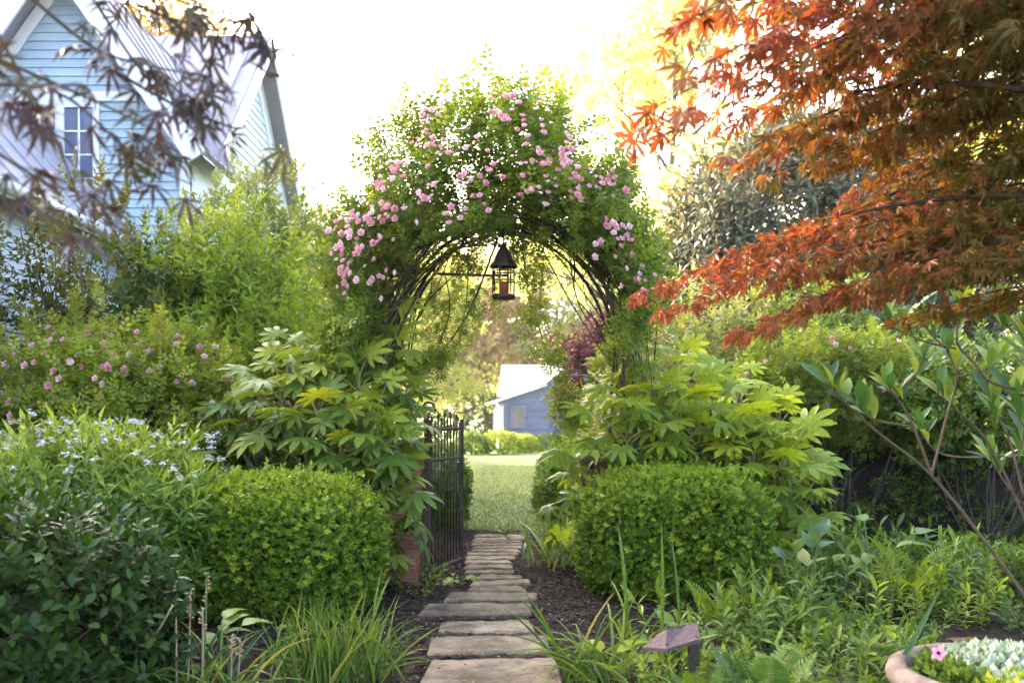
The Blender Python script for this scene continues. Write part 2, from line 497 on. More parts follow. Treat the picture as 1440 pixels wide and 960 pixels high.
def sprig(leaf, n=6, length=1.0, ls=0.5, spread=60, stem_r=0.012, seed=0, tip=True, opp=False, stem_mat=1, lift=0.25):
    """a twig with leaves along it, along +Y"""
    rs = random.Random(seed)
    parts = []
    V, Fc = tube_arr([[0, 0, 0], [rs.uniform(-.03, .03), length, rs.uniform(-.02, .05)]], [stem_r, stem_r * .4])
    parts.append(((V, Fc, np.zeros(len(V)), np.zeros(len(Fc), int)), np.eye(3), (0, 0, 0), 1.0, 0.3, stem_mat))
    for i in range(n):
        t = (i + .6) / n
        if opp: az = (i % 2) * 180 + (i // 2) * 90 + rs.uniform(-15, 15)
        else: az = i * 137.5 + rs.uniform(-20, 20)
        if tip and i == n - 1: sp = rs.uniform(0, 15)
        else: sp = spread * rs.uniform(.75, 1.2) * (1.15 - .45 * t)
        a, s_ = R(az), R(sp)
        ax = np.array([[math.sin(s_) * math.cos(a), math.cos(s_), math.sin(s_) * math.sin(a)]])
        # upper face towards the tip of the twig
        Rm = frames(ax, np.array([0.05, 1.0, 0.15]), np.array([rs.uniform(-.4, .4)]))[0]
        parts.append((leaf, Rm, (0, length * t * .95, 0), ls * rs.uniform(.75, 1.15), rs.uniform(-.12, .12), 0))
    return compose(parts if stem_r > 0 else parts[1:])


def dir_noise(u, seed, freq=3.0, k=6):
    r_ = np.random.default_rng(seed); out_ = np.zeros(len(u))
    for i in range(k):
        w = r_.normal(size=3) * freq * (1 + .5 * i)
        out_ += np.sin(u @ w + r_.uniform(0, 6.28)) / (1 + .5 * i)
    return out_ / 2.2


def shell(n, c, rad, p=2.0, depth=0.25, lump=0.08, seed=0, freq=3.0, zmin=-1.0, front=None):
    """points and outward normals in the outer layer of a lumpy superellipsoid"""
    u = rv(int(n * 1.8))
    u = u[u[:, 2] > zmin]
    if front is not None: u = u[(u @ np.array(front)) > -.35]
    u = u[:n]
    k = 1.0 / (np.sum(np.abs(u) ** p, axis=1) ** (1 / p))
    rr = k * (1 + lump * dir_noise(u, seed, freq)) * (1 - depth * rng.random(len(u)) ** 1.6)
    rad = np.array(rad, float)
    pos = np.array(c) + u * rr[:, None] * rad
    nrm = np.sign(u) * np.abs(u) ** (p - 1) / rad
    nrm /= np.linalg.norm(nrm, axis=1, keepdims=True) + 1e-9
    return pos, nrm


def leafy_shell(tmpls, n, c, rad, size, up=0.5, rnd=0.6, tint=(.2, .8), tops=0.0, jit=.25, **kw):
    pos, nrm = shell(n, c, rad, **kw)
    keep = pos[:, 2] > 0.02
    pos, nrm = pos[keep], nrm[keep]
    sets = []
    which = rng.integers(0, len(tmpls), len(pos))
    for i, t in enumerate(tmpls):
        s_ = which == i
        p_, n_ = pos[s_], nrm[s_]
        k = len(p_)
        ax = n_ + np.array([0, 0, up]) + rv(k) * rnd
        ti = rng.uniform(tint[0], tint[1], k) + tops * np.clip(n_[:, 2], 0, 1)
        sets.append(inst(t, frames(ax, roll=rng.uniform(-.8, .8, k)), p_ - (0.4 * size if size < .9 else .07) * n_, size * rng.uniform(1 - jit, 1 + jit, k), ti))
    return join(sets)


def place(root, name, meshes, items):
    """leaf-sized parts as objects: items = (pos world, R 3x3, scale)"""
    o0 = Vector(root.location)
    for i, (p, r, s_) in enumerate(items):
        me = meshes[i % len(meshes)] if isinstance(meshes, list) else meshes
        o = bpy.data.objects.new(name, me)
        COL.objects.link(o)
        o.parent = root
        m4 = Matrix([list(np.asarray(r)[k] * s_) + [float(p[k]) - o0[k]] for k in range(3)] + [[0, 0, 0, 1]])
        o.matrix_local = m4
    return


def bez(a, b, c, n=8, d=None):
    t = np.linspace(0, 1, n)[:, None]
    a, b, c = map(lambda v: np.asarray(v, float), (a, b, c))
    if d is None: return (1 - t) ** 2 * a + 2 * t * (1 - t) * b + t * t * c
    d = np.asarray(d, float)
    return (1 - t) ** 3 * a + 3 * t * (1 - t) ** 2 * b + 3 * t * t * (1 - t) * c + t ** 3 * d


def smooth_path(pts, n=20):
    pts = np.asarray(pts, float); k = len(pts)
    out_ = []
    for i in range(k - 1):
        p0, p1, p2, p3 = pts[max(i - 1, 0)], pts[i], pts[i + 1], pts[min(i + 2, k - 1)]
        for t in np.linspace(0, 1, max(2, n // (k - 1)), endpoint=False):
            out_.append(.5 * (2 * p1 + (p2 - p0) * t + (2 * p0 - 5 * p1 + 4 * p2 - p3) * t * t + (3 * p1 - p0 - 3 * p2 + p3) * t ** 3))
    out_.append(pts[-1])
    return np.array(out_)

#@@GEN
# ================================================================== SETTING
def sheet(name, x0, x1, y0, y1, z, mat, nx=1, ny=1, amp=0.0, seed=1):
    xs, ys = np.linspace(x0, x1, nx + 1), np.linspace(y0, y1, ny + 1)
    X, Y = np.meshgrid(xs, ys)
    Z = np.full(X.shape, float(z))
    if amp:
        r_ = np.random.default_rng(seed)
        for k in range(14):
            fx, fy = r_.uniform(-6, 6, 2) * (1 + k * .5)
            Z += amp * np.sin(X * fx + Y * fy + r_.uniform(0, 6)) / (2 + k * .5)
    V = np.stack([X.ravel(), Y.ravel(), Z.ravel()], 1)
    i = np.arange(nx * ny); r0 = (i // nx) * (nx + 1) + i % nx
    Fc = np.stack([r0, r0 + 1, r0 + nx + 2, r0 + nx + 1], 1)
    o = obj(name, mk_mesh(name, V, Fc, mat, smooth=True))
    o['kind'] = 'structure'
    return o


ground = sheet('ground', -400, 400, -60, 560, -0.06, 'lawn')
lawn = sheet('lawn', -30, 30, 12.0, 62, 0.0, 'lawn', 40, 40, 0.006, 3)
bed = sheet('mulch_bed', -9, 9, 1.0, 12.05, 0.012, 'soil', 150, 100, 0.012, 5)

# grass blades on the near lawn
n = 42000
pos = np.stack([rng.uniform(-1.6, 1.6, n), 11.9 + 16 * rng.random(n) ** 1.5, np.zeros(n)], 1)
gb = (np.array([[-.12, 0, 0], [.12, 0, 0], [0, 1, .25]]), np.array([[0, 1, 2]]), np.zeros(3), np.zeros(1, int))
M['l_grass'] = leaf_mat('grass_blade', [G(.06, .105, .030), G(.10, .15, .05), G(.15, .18, .085), G(.22, .22, .12)], trans=.35)
ax = rv(n) * .5 + np.array([0, 0, 1.0])
o = obj('lawn_grass', mk_mesh('lawn_grass', *(lambda d: (d[0], d[1], ['l_grass'], d[3], d[2]))(inst(gb, frames(ax, roll=rng.uniform(0, 6, n)), pos, rng.uniform(.025, .05, n), rng.uniform(.1, .9, n)))))
tag(o, 'short mown grass of the lawn beyond the gate', 'grass', kind='stuff')

# path of flat stones, each slab a part:  (left px, right px, back y, front y)
path = sheet('path', -0.55, 0.42, 3.0, 12.0, 0.014, 'soil', 16, 80, 0.010, 8)
slabs = [(560, 812, 990, 1060), (588, 792, 925, 978), (605, 772, 893, 916), (618, 752, 872, 886), (591, 747, 847, 862), (626, 752, 832, 842),
         (656, 741, 822.5, 830), (660, 747, 815, 821), (668, 734, 807, 813), (652, 723, 800.5, 805), (652, 722, 793, 798),
         (655, 722, 787, 791), (657, 724, 781, 785), (659, 732, 776, 779.5), (661, 733, 771.5, 774.5), (662, 734, 767, 770),
         (664, 735, 763, 765.6), (664, 736, 759, 761.6), (665, 737, 755.2, 757.8), (666, 740, 750.5, 753.8)]
for i, (xl, xr, yb, yf) in enumerate(slabs):
    top = 0.055
    Yf, Yb = (H - top) * F / (yf - HZ), (H - top) * F / (yb - HZ)
    nx = 14
    rs = np.random.default_rng(100 + i)
    xs = np.linspace(0, 1, nx)
    ex = lambda a: a + rs.normal(0, .018, nx).cumsum() * .45 + rs.normal(0, .008, nx)
    fl, fr = (xl - CX) / F * (Yf + Yb) / 2, (xr - CX) / F * (Yf + Yb) / 2
    fx = np.linspace(fl, fr, nx); bx = np.linspace(fl + rs.uniform(-.03, .05), fr + rs.uniform(-.05, .03), nx)
    fy, by = ex(np.full(nx, Yf)), ex(np.full(nx, Yb))
    fy -= fy.mean() - Yf; by -= by.mean() - Yb
    tl = rs.normal(0, .006, 2)
    zt = lambda x, y: top + tl[0] * (x - fx.mean()) / .4 + rs.normal(0, .002, len(x))
    my = (fy + by) / 2; mx_ = (fx + bx) / 2
    inset = .012
    rows = [np.stack([fx, fy, np.full(nx, .0)], 1), np.stack([fx, fy - .004, zt(fx, fy) - .014], 1), np.stack([fx, fy + inset, zt(fx, fy)], 1),
            np.stack([mx_, my, zt(mx_, my) + .001], 1),
            np.stack([bx, by - inset, zt(bx, by)], 1), np.stack([bx, by, zt(bx, by) - .014], 1), np.stack([bx, by, np.full(nx, .0)], 1)]
    for r_ in rows[2:5]:
        r_[0, 0] += .012; r_[-1, 0] -= .012
    V = np.concatenate(rows)
    Fc = [(r * nx + j, r * nx + j + 1, (r + 1) * nx + j + 1, (r + 1) * nx + j) for r in range(6) for j in range(nx - 1)]
    Fc += [tuple(r * nx for r in range(7)), tuple(r * nx + nx - 1 for r in range(6, -1, -1))]
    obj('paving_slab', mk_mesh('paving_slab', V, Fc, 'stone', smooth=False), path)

# bark chips and litter on the bed
n = 42000
px = np.concatenate([rng.normal(0, .75, n * 2 // 3), rng.uniform(-4.5, 4.5, n - n * 2 // 3)])
py = 3.6 + 8.3 * rng.random(n)
pos = np.stack([px, py, rng.uniform(.012, .04, n)], 1)
xl_ = -0.33 + .02 * (9 - py); on = (np.abs(px + .04) < .30) & (rng.random(n) < .55)
pos = pos[~on]; n = len(pos)
up_ = (np.abs(pos[:, 0] + .04) < .42) & (rng.random(n) < .06) & (pos[:, 1] < 7.5)
pos[up_, 2] = .056
cv = np.array([[-.5, -.22, 0], [.5, -.28, 0], [.55, .2, .05], [-.45, .25, .05], [0, 0, .22]])
chip = (cv, np.array([[0, 1, 4], [1, 2, 4], [2, 3, 4], [3, 0, 4]]), np.zeros(5), np.zeros(4, int))
d = inst(chip, frames(rv(n) * np.array([1, 1, .3])), pos, np.where(up_, .4, 1) * rng.uniform(.014, .05, n), rng.random(n))
o = obj('bark_mulch', mk_mesh('bark_mulch', d[0], d[1], ['chip'], d[3], d[2], smooth=False))
tag(o, 'dark bark mulch chips covering the beds beside the path', 'mulch', kind='stuff')
n = 2600
pos = np.stack([rng.normal(0, .75, n), 4.4 + 6.5 * rng.random(n), rng.uniform(.03, .05, n)], 1)
on = np.abs(pos[:, 0] + .04) < .42
pos[on, 2] = .0605; keep = ~on | (rng.random(n) < .45)
pos = pos[keep]; n = len(pos)
d = inst(T_ovate(.3, .1, .1), frames(rv(n) * np.array([1, 1, .12]), roll=rng.uniform(-.3, .3, n)), pos, rng.uniform(.012, .034, n), rng.random(n))
M['l_litter'] = leaf_mat('litter', [G(.10, .06, .03), G(.25, .17, .06), G(.30, .26, .07), G(.14, .17, .04)], rough=.8, trans=.2)
o = obj('fallen_leaves', mk_mesh('fallen_leaves', d[0], d[1], ['l_litter'], d[3], d[2]))
tag(o, 'small fallen leaves and petals scattered over path and mulch', 'leaf litter', kind='stuff')

# ------------------------------------------------------------------ house
HOUSE = thing('house', 'tall pale blue clapboard house with steep white trimmed gables behind the shrubs', 'house', (-8, 16, 0))


def wall_part(verts, name='wall', mat='clapw'):
    mb = MB(); mb.add(verts, [tuple(range(len(verts)))])
    return mb.build(name, mat, HOUSE)


def clap(parent, O, u, nrm, z0, z1, rng_u, pitch=.125, mat='clap', skip=None):
    """one object per clapboard; rng_u(z) -> (u0,u1)"""
    O, u, nrm = map(lambda v: np.array(v, float), (O, u, nrm))
    base = np.array(HOUSE.location)
    z = z0
    while z < z1 - .02:
        zt = min(z + pitch + .012, z1)
        spans_b, spans_t = rng_u(z, z), rng_u(zt, z)
        for (a0, a1), (c0, c1) in zip(spans_b, spans_t):
            if a1 - a0 < .03: continue
            if c1 < c0: c0 = c1 = (c0 + c1) / 2
            pts = []
            for (aa, zz, t) in ((a0, z, .036), (a1, z, .036), (c1, zt, .008), (c0, zt, .008), (a0, z, .0), (a1, z, .0), (c1, zt, .0), (c0, zt, .0)):
                pts.append(O + u * aa + nrm * t + np.array([0, 0, zz]))
            V = np.array(pts) - base
            obj('clapboard', mk_mesh('clapboard', V, [(0, 1, 2, 3), (4, 7, 6, 5), (0, 4, 5, 1), (1, 5, 6, 2), (2, 6, 7, 3), (3, 7, 4, 0)], mat, smooth=False), parent)
        z += pitch


YG = 13.2
AX, AZ = -6.33, 7.98          # gable wall apex
SL = 1.42                     # rise over run
GR, GL = -4.58, -8.08
EZ = AZ - SL * (GR - AX)
wall_a = wall_part([(GL, YG + .02, 0), (GR, YG + .02, 0), (GR, YG + .02, EZ), (AX, YG + .02, AZ), (GL, YG + .02, EZ)], mat='clap')
WX0, WX1, WZ0, WZ1 = -6.80, -5.88, 4.55, 5.98       # window opening with trim


def gable_u(z, zw=None):
    zw = z if zw is None else zw
    l, r = (GL, GR) if z < EZ else (AX - (AZ - z) / SL, AX + (AZ - z) / SL)
    if WZ0 - .02 < zw < WZ1 - .02:
        return [(l, min(WX0, r)), (max(WX1, l), r)]
    return [(l, r), (1, 0)]


def gable_u2(z, zw): return [(a, b) for a, b in gable_u(z, zw)]
clap(wall_a, (0, YG + .02, 0), (1, 0, 0), (0, -1, 0), 1.6, AZ, gable_u2)
# gable side wall (faces right) and house body
wall_part([(GR, YG, 0), (GR, 15.5, 0), (GR, 15.5, EZ), (GR, YG, EZ)])
XE = -5.05                    # right end of the main block
RY, RZ, EY0, EY1 = 18.0, 8.75, 14.0, 22.0
MZ = 4.75
wall_b = wall_part([(XE, EY0, 0), (XE, EY1, 0), (XE, EY1, MZ), (XE, RY, RZ), (XE, EY0, MZ)])


def end_u(z, zw):
    k = max(0, (z - MZ) / (RZ - MZ))
    l, r = EY0 + (RY - EY0) * k, EY1 - (EY1 - RY) * k
    if 3.2 < zw < 6.0: return [(l, 15.75), (16.75, r)]
    return [(l, r), (1, 0)]


clap(wall_b, (XE, 0, 0), (0, 1, 0), (1, 0, 0), 2.6, RZ, end_u, pitch=.15, mat='clapw')
wall_part([(-14, EY0, 0), (XE, EY0, 0), (XE, EY0, MZ), (-14, EY0, MZ)])
wall_part([(-14, EY1, 0), (XE, EY1, 0), (XE, EY1, MZ), (-14, EY1, MZ)])
# left wing: wall facing right
XL = -5.62
WE = 4.2
wall_c = wall_part([(XL, 6.5, 0), (XL, YG, 0), (XL, YG, WE), (XL, 6.5, WE)])
clap(wall_c, (XL, 0, 0), (0, 1, 0), (1, 0, 0), 1.5, WE, lambda z, zw: [(6.5, YG), (1, 0)], pitch=.135, mat='clapw')
wall_part([(XL, 6.5, 0), (-11, 6.5, 0), (-11, 6.5, WE), (-8.3, 6.5, WE + 3.2), (XL, 6.5, WE)])


def slab_roof(name, quad, th, mat='roofm', seams=0):
    """thick roof plane with raised seams as sub-parts; quad = eave0, eave1, ridge1, ridge0"""
    q = np.array(quad, float)
    nn = np.cross(q[1] - q[0], q[3] - q[0]); nn /= np.linalg.norm(nn)
    if nn[2] < 0: nn = -nn
    mb = MB(); mb.add(np.concatenate([q, q - nn * th]), [(0, 1, 2, 3), (7, 6, 5, 4), (0, 4, 5, 1), (1, 5, 6, 2), (2, 6, 7, 3), (3, 7, 4, 0)])
    ro = mb.build(name, mat, HOUSE)
    for k in range(seams):
        t = (k + .5) / seams
        a, c = q[0] * (1 - t) + q[1] * t, q[3] * (1 - t) + q[2] * t
        side = (q[1] - q[0]) / np.linalg.norm(q[1] - q[0]) * .012
        V = np.array([a - side, a + side, c + side, c - side])
        V = np.concatenate([V, V + nn * .03])
        obj('roof_seam', mk_mesh('roof_seam', V - np.array(HOUSE.location), [(4, 5, 6, 7), (0, 1, 5, 4), (1, 2, 6, 5), (2, 3, 7, 6), (3, 0, 4, 7)], mat, smooth=False), ro)
    return ro


OV = 0.48                      # overhang of the front gable
def gx(z): return AX + (AZ + .18 - z) / SL
slab_roof('roof', [(gx(5.15), YG - OV, 5.15), (gx(5.15), 14.3, 5.15), (AX, 17.3, AZ + .18), (AX, YG - OV, AZ + .18)], .1, seams=7)
slab_roof('roof', [(2 * AX - gx(5.15), 14.3, 5.15), (2 * AX - gx(5.15), YG - OV, 5.15), (AX, YG - OV, AZ + .18), (AX, 17.3, AZ + .18)], .1, seams=7)
slab_roof('roof', [(-14, EY0 - .4, MZ - .25), (XE + .35, EY0 - .4, MZ - .25), (XE + .35, RY, RZ + .15), (-14, RY, RZ + .15)], .1, seams=16)
slab_roof('roof', [(XE + .35, EY1 + .4, MZ - .25), (-14, EY1 + .4, MZ - .25), (-14, RY, RZ + .15), (XE + .35, RY, RZ + .15)], .1, seams=16)
slab_roof('roof', [(XL + .38, 6.2, WE - .28), (XL + .38, YG - .03, WE - .28), (-8.3, YG - .03, WE + 3.2), (-8.3, 6.2, WE + 3.2)], .1, seams=14)


def board(name, a, b, wid, th, nrm, mat='trim', parent=HOUSE):
    """trim board from a to b, 'wid' measured down from the line, 'th' along nrm"""
    a, b, nrm = map(lambda v: np.array(v, float), (a, b, nrm))
    t = (b - a) / np.linalg.norm(b - a)
    dn = np.cross(t, nrm); dn /= np.linalg.norm(dn)
    if dn[2] > 0.02 or (abs(dn[2]) <= .02 and dn[0] > 0): dn = -dn
    q = np.array([a, b, b + dn * wid, a + dn * wid])
    mb = MB(); mb.add(np.concatenate([q, q + nrm * th]), [(0, 1, 2, 3), (7, 6, 5, 4), (0, 4, 5, 1), (1, 5, 6, 2), (2, 6, 7, 3), (3, 7, 4, 0)])
    return mb.build(name, mat, parent)


# rakes, soffits, corner boards
yf_ = YG - OV - .03
board('rake_board', (gx(5.12), yf_, 5.12 + .02), (AX, yf_, AZ + .20), .30, .045, (0, -1, 0))
board('rake_board', (2 * AX - gx(5.12), yf_, 5.12 + .02), (AX - .01, yf_, AZ + .20), .30, .043, (0, -1, 0))
for sgn in (1, -1):
    z0, z1 = 5.05, AZ + .05
    X = lambda z: AX + sgn * (AZ + .05 - z) / SL
    mb = MB(); mb.add([(X(z0), YG - OV, z0), (X(z1), YG - OV, z1), (X(z1), YG - .005, z1), (X(z0), YG - .005, z0)], [(0, 1, 2, 3)])
    mb.build('soffit', 'trim', HOUSE)
    mb = MB(); zz0, zz1 = EZ - .1, AZ - .03
    a = np.array([AX + sgn * (AZ - .03 - zz0) / SL, YG - .03, zz0]); c = np.array([AX, YG - .03, zz1])
    board('frieze_board', a, c, .16, .03, (0, -1, 0))
board('corner_board', (GR, YG - .045, 0), (GR, YG - .045, EZ), .13, .05, (0, -1, 0))
for (y0, z0, y1, z1) in ((EY0 - .4, MZ - .27, RY, RZ + .13), (EY1 + .4, MZ - .27, RY, RZ + .13)):
    board('rake_board', (XE + .36, y0, z0), (XE + .36, y1, z1), .24, .04, (1, 0, 0))
    mb = MB(); mb.add([(XE + .02, y0, z0 - .08), (XE + .36, y0, z0 - .08), (XE + .36, y1, z1 - .08), (XE + .02, y1, z1 - .08)], [(0, 1, 2, 3)])
    mb.build('soffit', 'trim', HOUSE)
    board('frieze_board', (XE + .03, y0, z0 - .1), (XE + .03, y1, z1 - .1), .42, .02, (1, 0, 0))
board('corner_board', (XE + .03, EY0 + .12, 0), (XE + .03, EY0 + .12, MZ), .12, .02, (1, 0, 0))
# horizontal band above the window
mb = MB(); mb.box((AX - (AZ - 6.1) / SL + .02, YG - .04, 5.99), (AX + (AZ - 6.1) / SL - .35, YG - .008, 6.12)); mb.build('band_board', 'trim', HOUSE)


def window(x0, x1, z0, z1, y):
    w = thing('window', None, None); w.location = (0, 0, 0); w.parent = HOUSE
    base = np.array(HOUSE.location)
    def bit(name, a, b, mat):
        mb_ = MB(); mb_.box(np.array(a) - base, np.array(b) - base)
        V = np.concatenate(mb_.V); obj(name, mk_mesh(name, V, mb_.F, mat, smooth=False), w)
    t = .085
    mid = (x0 + x1) / 2 - .10
    bit('frame', (x0, y - .05, z0), (x0 + t, y, z1), 'trim'); bit('frame', (x1 - t, y - .05, z0), (x1, y, z1), 'trim')
    bit('frame', (x0 + t, y - .05, z1 - t), (x1 - t, y, z1), 'trim'); bit('sill', (x0 - .05, y - .09, z0 - .06), (x1 + .05, y, z0), 'trim')
    bit('frame', (mid - .06, y - .052, z0), (mid + .06, y, z1 - t), 'trim')
    for (a, b) in ((x0 + t, mid - .06), (mid + .06, x1 - t)):
        bit('pane', (a, y - .012, z0), (b, y - .006, z1 - t), 'pane')
        for q in (1 / 4, 2 / 4, 3 / 4):
            zz = z0 + (z1 - t - z0) * q
            bit('glazing_bar', (a, y - .03, zz - .012), (b, y - .013, zz + .012), 'trim')
        if b - a > .3:
            bit('glazing_bar', ((a + b) / 2 - .012, y - .031, z0), ((a + b) / 2 + .012, y - .0125, z1 - t), 'trim')
    return w


window(WX0, WX1, WZ0, WZ1, YG)
# tall window in the end wall
mb = MB()
for a, b in (((XE + .0, 15.75, 3.2), (XE + .06, 15.87, 6.0)), ((XE + .0, 16.63, 3.2), (XE + .06, 16.75, 6.0)), ((XE, 15.87, 5.88), (XE + .06, 16.63, 6.0)), ((XE, 15.87, 4.5), (XE + .05, 16.63, 4.6))):
    mb.box(a, b)
ew = mb.build('window', 'trim', HOUSE); ew['label'] = 'tall window in the right end wall'
mb = MB(); mb.box((XE + .005, 15.87, 3.2), (XE + .02, 16.63, 5.88)); V = np.concatenate(mb.V) - np.array(HOUSE.location)
obj('pane', mk_mesh('pane', V, mb.F, 'pane', smooth=False), ew)
# gutter of the left wing with its downpipe elbow
pts = [(XL + .42, y, WE - .33) for y in np.linspace(6.2, YG - .1, 12)]
MB().tube(pts, .065, 8).build('gutter', 'trim', HOUSE, True)
MB().tube(bez((XL + .42, YG - .25, WE - .36), (XL + .42, YG - .25, WE - .7), (XL + .08, YG - .25, WE - .85), 8), .05, 8).build('downpipe', 'trim', HOUSE, True)
board('fascia', (XL + .36, 6.2, WE - .26), (XL + .36, YG - .08, WE - .26), .16, .02, (1, 0, 0))

# ------------------------------------------------------------------ shed beyond the lawn
SH = thing('shed', 'small blue grey board shed with white roof at the far end of the lawn', 'shed', (0.9, 45, 0))
ang = R(5)
ca, sa = math.cos(ang), math.sin(ang)


def S(x, y, z):      # shed coordinates: x along the front, y to the back
    return (-0.38 + x * ca - y * sa, 41.0 + x * sa + y * ca, z)


def sbox(mb, a, b, m=0):
    V = [S((a, b)[i][0], (a, b)[j][1], (a, b)[k][2]) for i in (0, 1) for j in (0, 1) for k in (0, 1)]
    return mb.add(V, [(0, 1, 3, 2), (4, 6, 7, 5), (0, 4, 5, 1), (2, 3, 7, 6), (0, 2, 6, 4), (1, 5, 7, 3)], m)


WD, DP = 5.2, 7.0
def roofz(x): return 2.2 + x * .33 if x < 1.9 else 2.2 + 1.9 * .33 + .08 + (x - 1.9) * .78 if x < 3.55 else max(2.2, 4.2 - (x - 3.55) * .78)
mb = MB()
prof = [(0, 0), (WD, 0), (WD, roofz(WD)), (3.55, roofz(3.55)), (1.9, roofz(1.901)), (1.9, roofz(1.899)), (0, roofz(0))]
mb.add([S(x, 0, z) for x, z in prof] + [S(x, DP, z) for x, z in prof], [tuple(range(7))] + [(i, (i + 1) % 7, 7 + (i + 1) % 7, 7 + i) for i in range(7)])
sw = mb.build('wall', 'shedw', SH)
z = .1
while z < 4.0:
    segs = []
    x0, x1 = 0.0, WD
    for xx in np.linspace(0, WD, 105):
        ok = roofz(xx) > z + .16
        segs.append((xx, ok))
    xs_ok = [x for x, ok in segs if ok]
    if xs_ok:
        for (a, b) in (((min(xs_ok), .26), (1.04, max(xs_ok))) if .95 < z < 1.98 else ((min(xs_ok), max(xs_ok)),)):
            if b - a < .1: continue
            mb = MB(); V = [S(a, -.03, z), S(b, -.03, z), S(b, -.008, z + .15), S(a, -.008, z + .15), S(a, 0, z), S(b, 0, z), S(b, 0, z + .15), S(a, 0, z + .15)]
            V = np.array(V) - np.array(SH.location)
            obj('board', mk_mesh('board', V, [(0, 1, 2, 3), (0, 4, 5, 1), (1, 5, 6, 2), (3, 7, 4, 0), (2, 6, 7, 3)], 'shedw', smooth=False), sw)
    z += .14
def sroof(x0, z0, x1, z1, th=.07, name='roof', yb=DP + .2, y0=-.25):
    mb_ = MB(); q = [S(x0, y0, z0), S(x1, y0, z1), S(x1, yb, z1), S(x0, yb, z0)]
    V = q + [(a, b, c + th) for a, b, c in q]
    mb_.add(V, [(3, 2, 1, 0), (4, 5, 6, 7), (0, 1, 5, 4), (1, 2, 6, 5), (2, 3, 7, 6), (3, 0, 4, 7)])
    return mb_.build(name, 'shedr', SH)
sroof(-.35, roofz(0) - .10, 1.93, roofz(1.89) + .02)
sroof(1.62, roofz(1.901) - .16, 3.55, 4.23)
sroof(3.551, 4.23, WD + .3, roofz(WD) - .2)
# taller block behind, its pale roof facing the lawn
mb = MB(); mb.add([(-.75, 46.6, 2.55), (6.5, 46.6, 2.55), (6.5, 49.6, 4.25), (-.55, 49.6, 4.25), (-.75, 46.6, 2.47), (6.5, 46.6, 2.47), (6.5, 49.6, 4.17), (-.55, 49.6, 4.17)],
                  [(0, 1, 2, 3), (7, 6, 5, 4), (0, 4, 5, 1), (1, 5, 6, 2), (2, 6, 7, 3), (3, 7, 4, 0)]); mb.build('rear_roof', 'shedr', SH)
mb = MB(); mb.add([(-.5, 47.0, 0), (6.3, 47.0, 0), (6.3, 47.0, 2.7), (-.5, 47.0, 2.7), (-.5, 52, 0), (6.3, 52, 0), (6.3, 52, 2.7), (-.5, 52, 2.7)], [(0, 1, 2, 3), (3, 2, 6, 7), (0, 3, 7, 4), (1, 5, 6, 2)]); mb.build('rear_wall', 'shedw', SH)
for k in range(14):
    x_ = -.5 + k * .5
    q_ = np.array([(x_, 46.6, 2.55), (x_ + .04, 46.6, 2.55), (x_ + .04, 49.6, 4.25), (x_, 49.6, 4.25)]); u_ = np.array([0, -.55, .83]) * .05
    MB().add(np.concatenate([q_, q_ + u_]), [(4, 5, 6, 7), (0, 1, 5, 4), (1, 2, 6, 5), (2, 3, 7, 6), (3, 0, 4, 7)]).build('roof_seam', 'roofm', SH)
mb = MB(); sbox(mb, (.28, -.09, 1.0), (1.02, -.031, 1.98)); swn = mb.build('window', 'shedw', SH)
for nm, a, b, mt in (('pane', (.40, -.10, 1.12), (.90, -.092, 1.86), 'curtain'), ('glazing_bar', (.635, -.112, 1.12), (.665, -.101, 1.86), 'shedw'), ('glazing_bar', (.40, -.113, 1.475), (.90, -.1015, 1.505), 'shedw'), ('sill', (.24, -.13, .95), (1.06, -.032, .998), 'shedw')):
    mb = MB(); sbox(mb, a, b); V = np.concatenate(mb.V) - np.array(SH.location); obj(nm, mk_mesh(nm, V, mb.F, mt, smooth=False), swn)
MB().tube([S(-.38, -.28, 2.12), S(-.2, -.28, 1.9), S(-.06, -.1, 1.8), S(-.06, -.1, 0)], .055, 8).build('downpipe', 'trim', SH, True)
MB().tube([S(-.38, -.28, 2.12), S(-.38, DP, 2.12)], .06, 6).build('gutter', 'trim', SH, True)
mb = MB(); sbox(mb, (2.02, -.05, 0), (2.12, -.032, 2.8)); mb.build('batten', 'shedw', SH)

# ------------------------------------------------------------------ brick pillars
def pillar(x, y, h, label, seed):
    rs = random.Random(seed)
    t = thing('brick_pillar', label, 'pillar', (x, y, 0), 'brick gate pillars')
    w = .36
    mb = MB(); mb.box((x - w / 2 + .012, y - w / 2 + .012, 0), (x + w / 2 - .012, y + w / 2 - .012, h - .02)); mb.build('mortar_core', 'mortar', t)
    c = int(h / .077)
    bl, bw, bh = .232, .112, .066
    me = None
    mb = MB(); mb.box((-bl / 2, -bw / 2, 0), (bl / 2, bw / 2, bh)); me = mk_mesh('brick', np.concatenate(mb.V), mb.F, 'brick', smooth=False)
    for k in range(c):
        flip = k % 2
        z = k * .077 + .008
        # pinwheel of four bricks round the core
        for q in range(4):
            o = obj('brick', me, t)
            a = q * math.pi / 2
            lx, ly = (-(w - bl) / 2, -(w - bw) / 2) if not flip else ((w - bl) / 2, -(w - bw) / 2)
            o.location = (lx * math.cos(a) - ly * math.sin(a) + rs.uniform(-.002, .002), lx * math.sin(a) + ly * math.cos(a) + rs.uniform(-.002, .002), z)
            o.rotation_euler = (0, 0, a + rs.uniform(-.012, .012))
    mb = MB(); mb.box((x - .21, y - .21, c * .077 + .008), (x + .21, y + .21, c * .077 + .06)); mb.build('cap', 'mortar', t)


pillar(-1.02, 8.35, 1.25, 'weathered red brick pillar at the hinge of the open gate', 3)
pillar(.82, 8.75, 1.15, 'red brick pillar mostly hidden behind the right box hedge', 4)

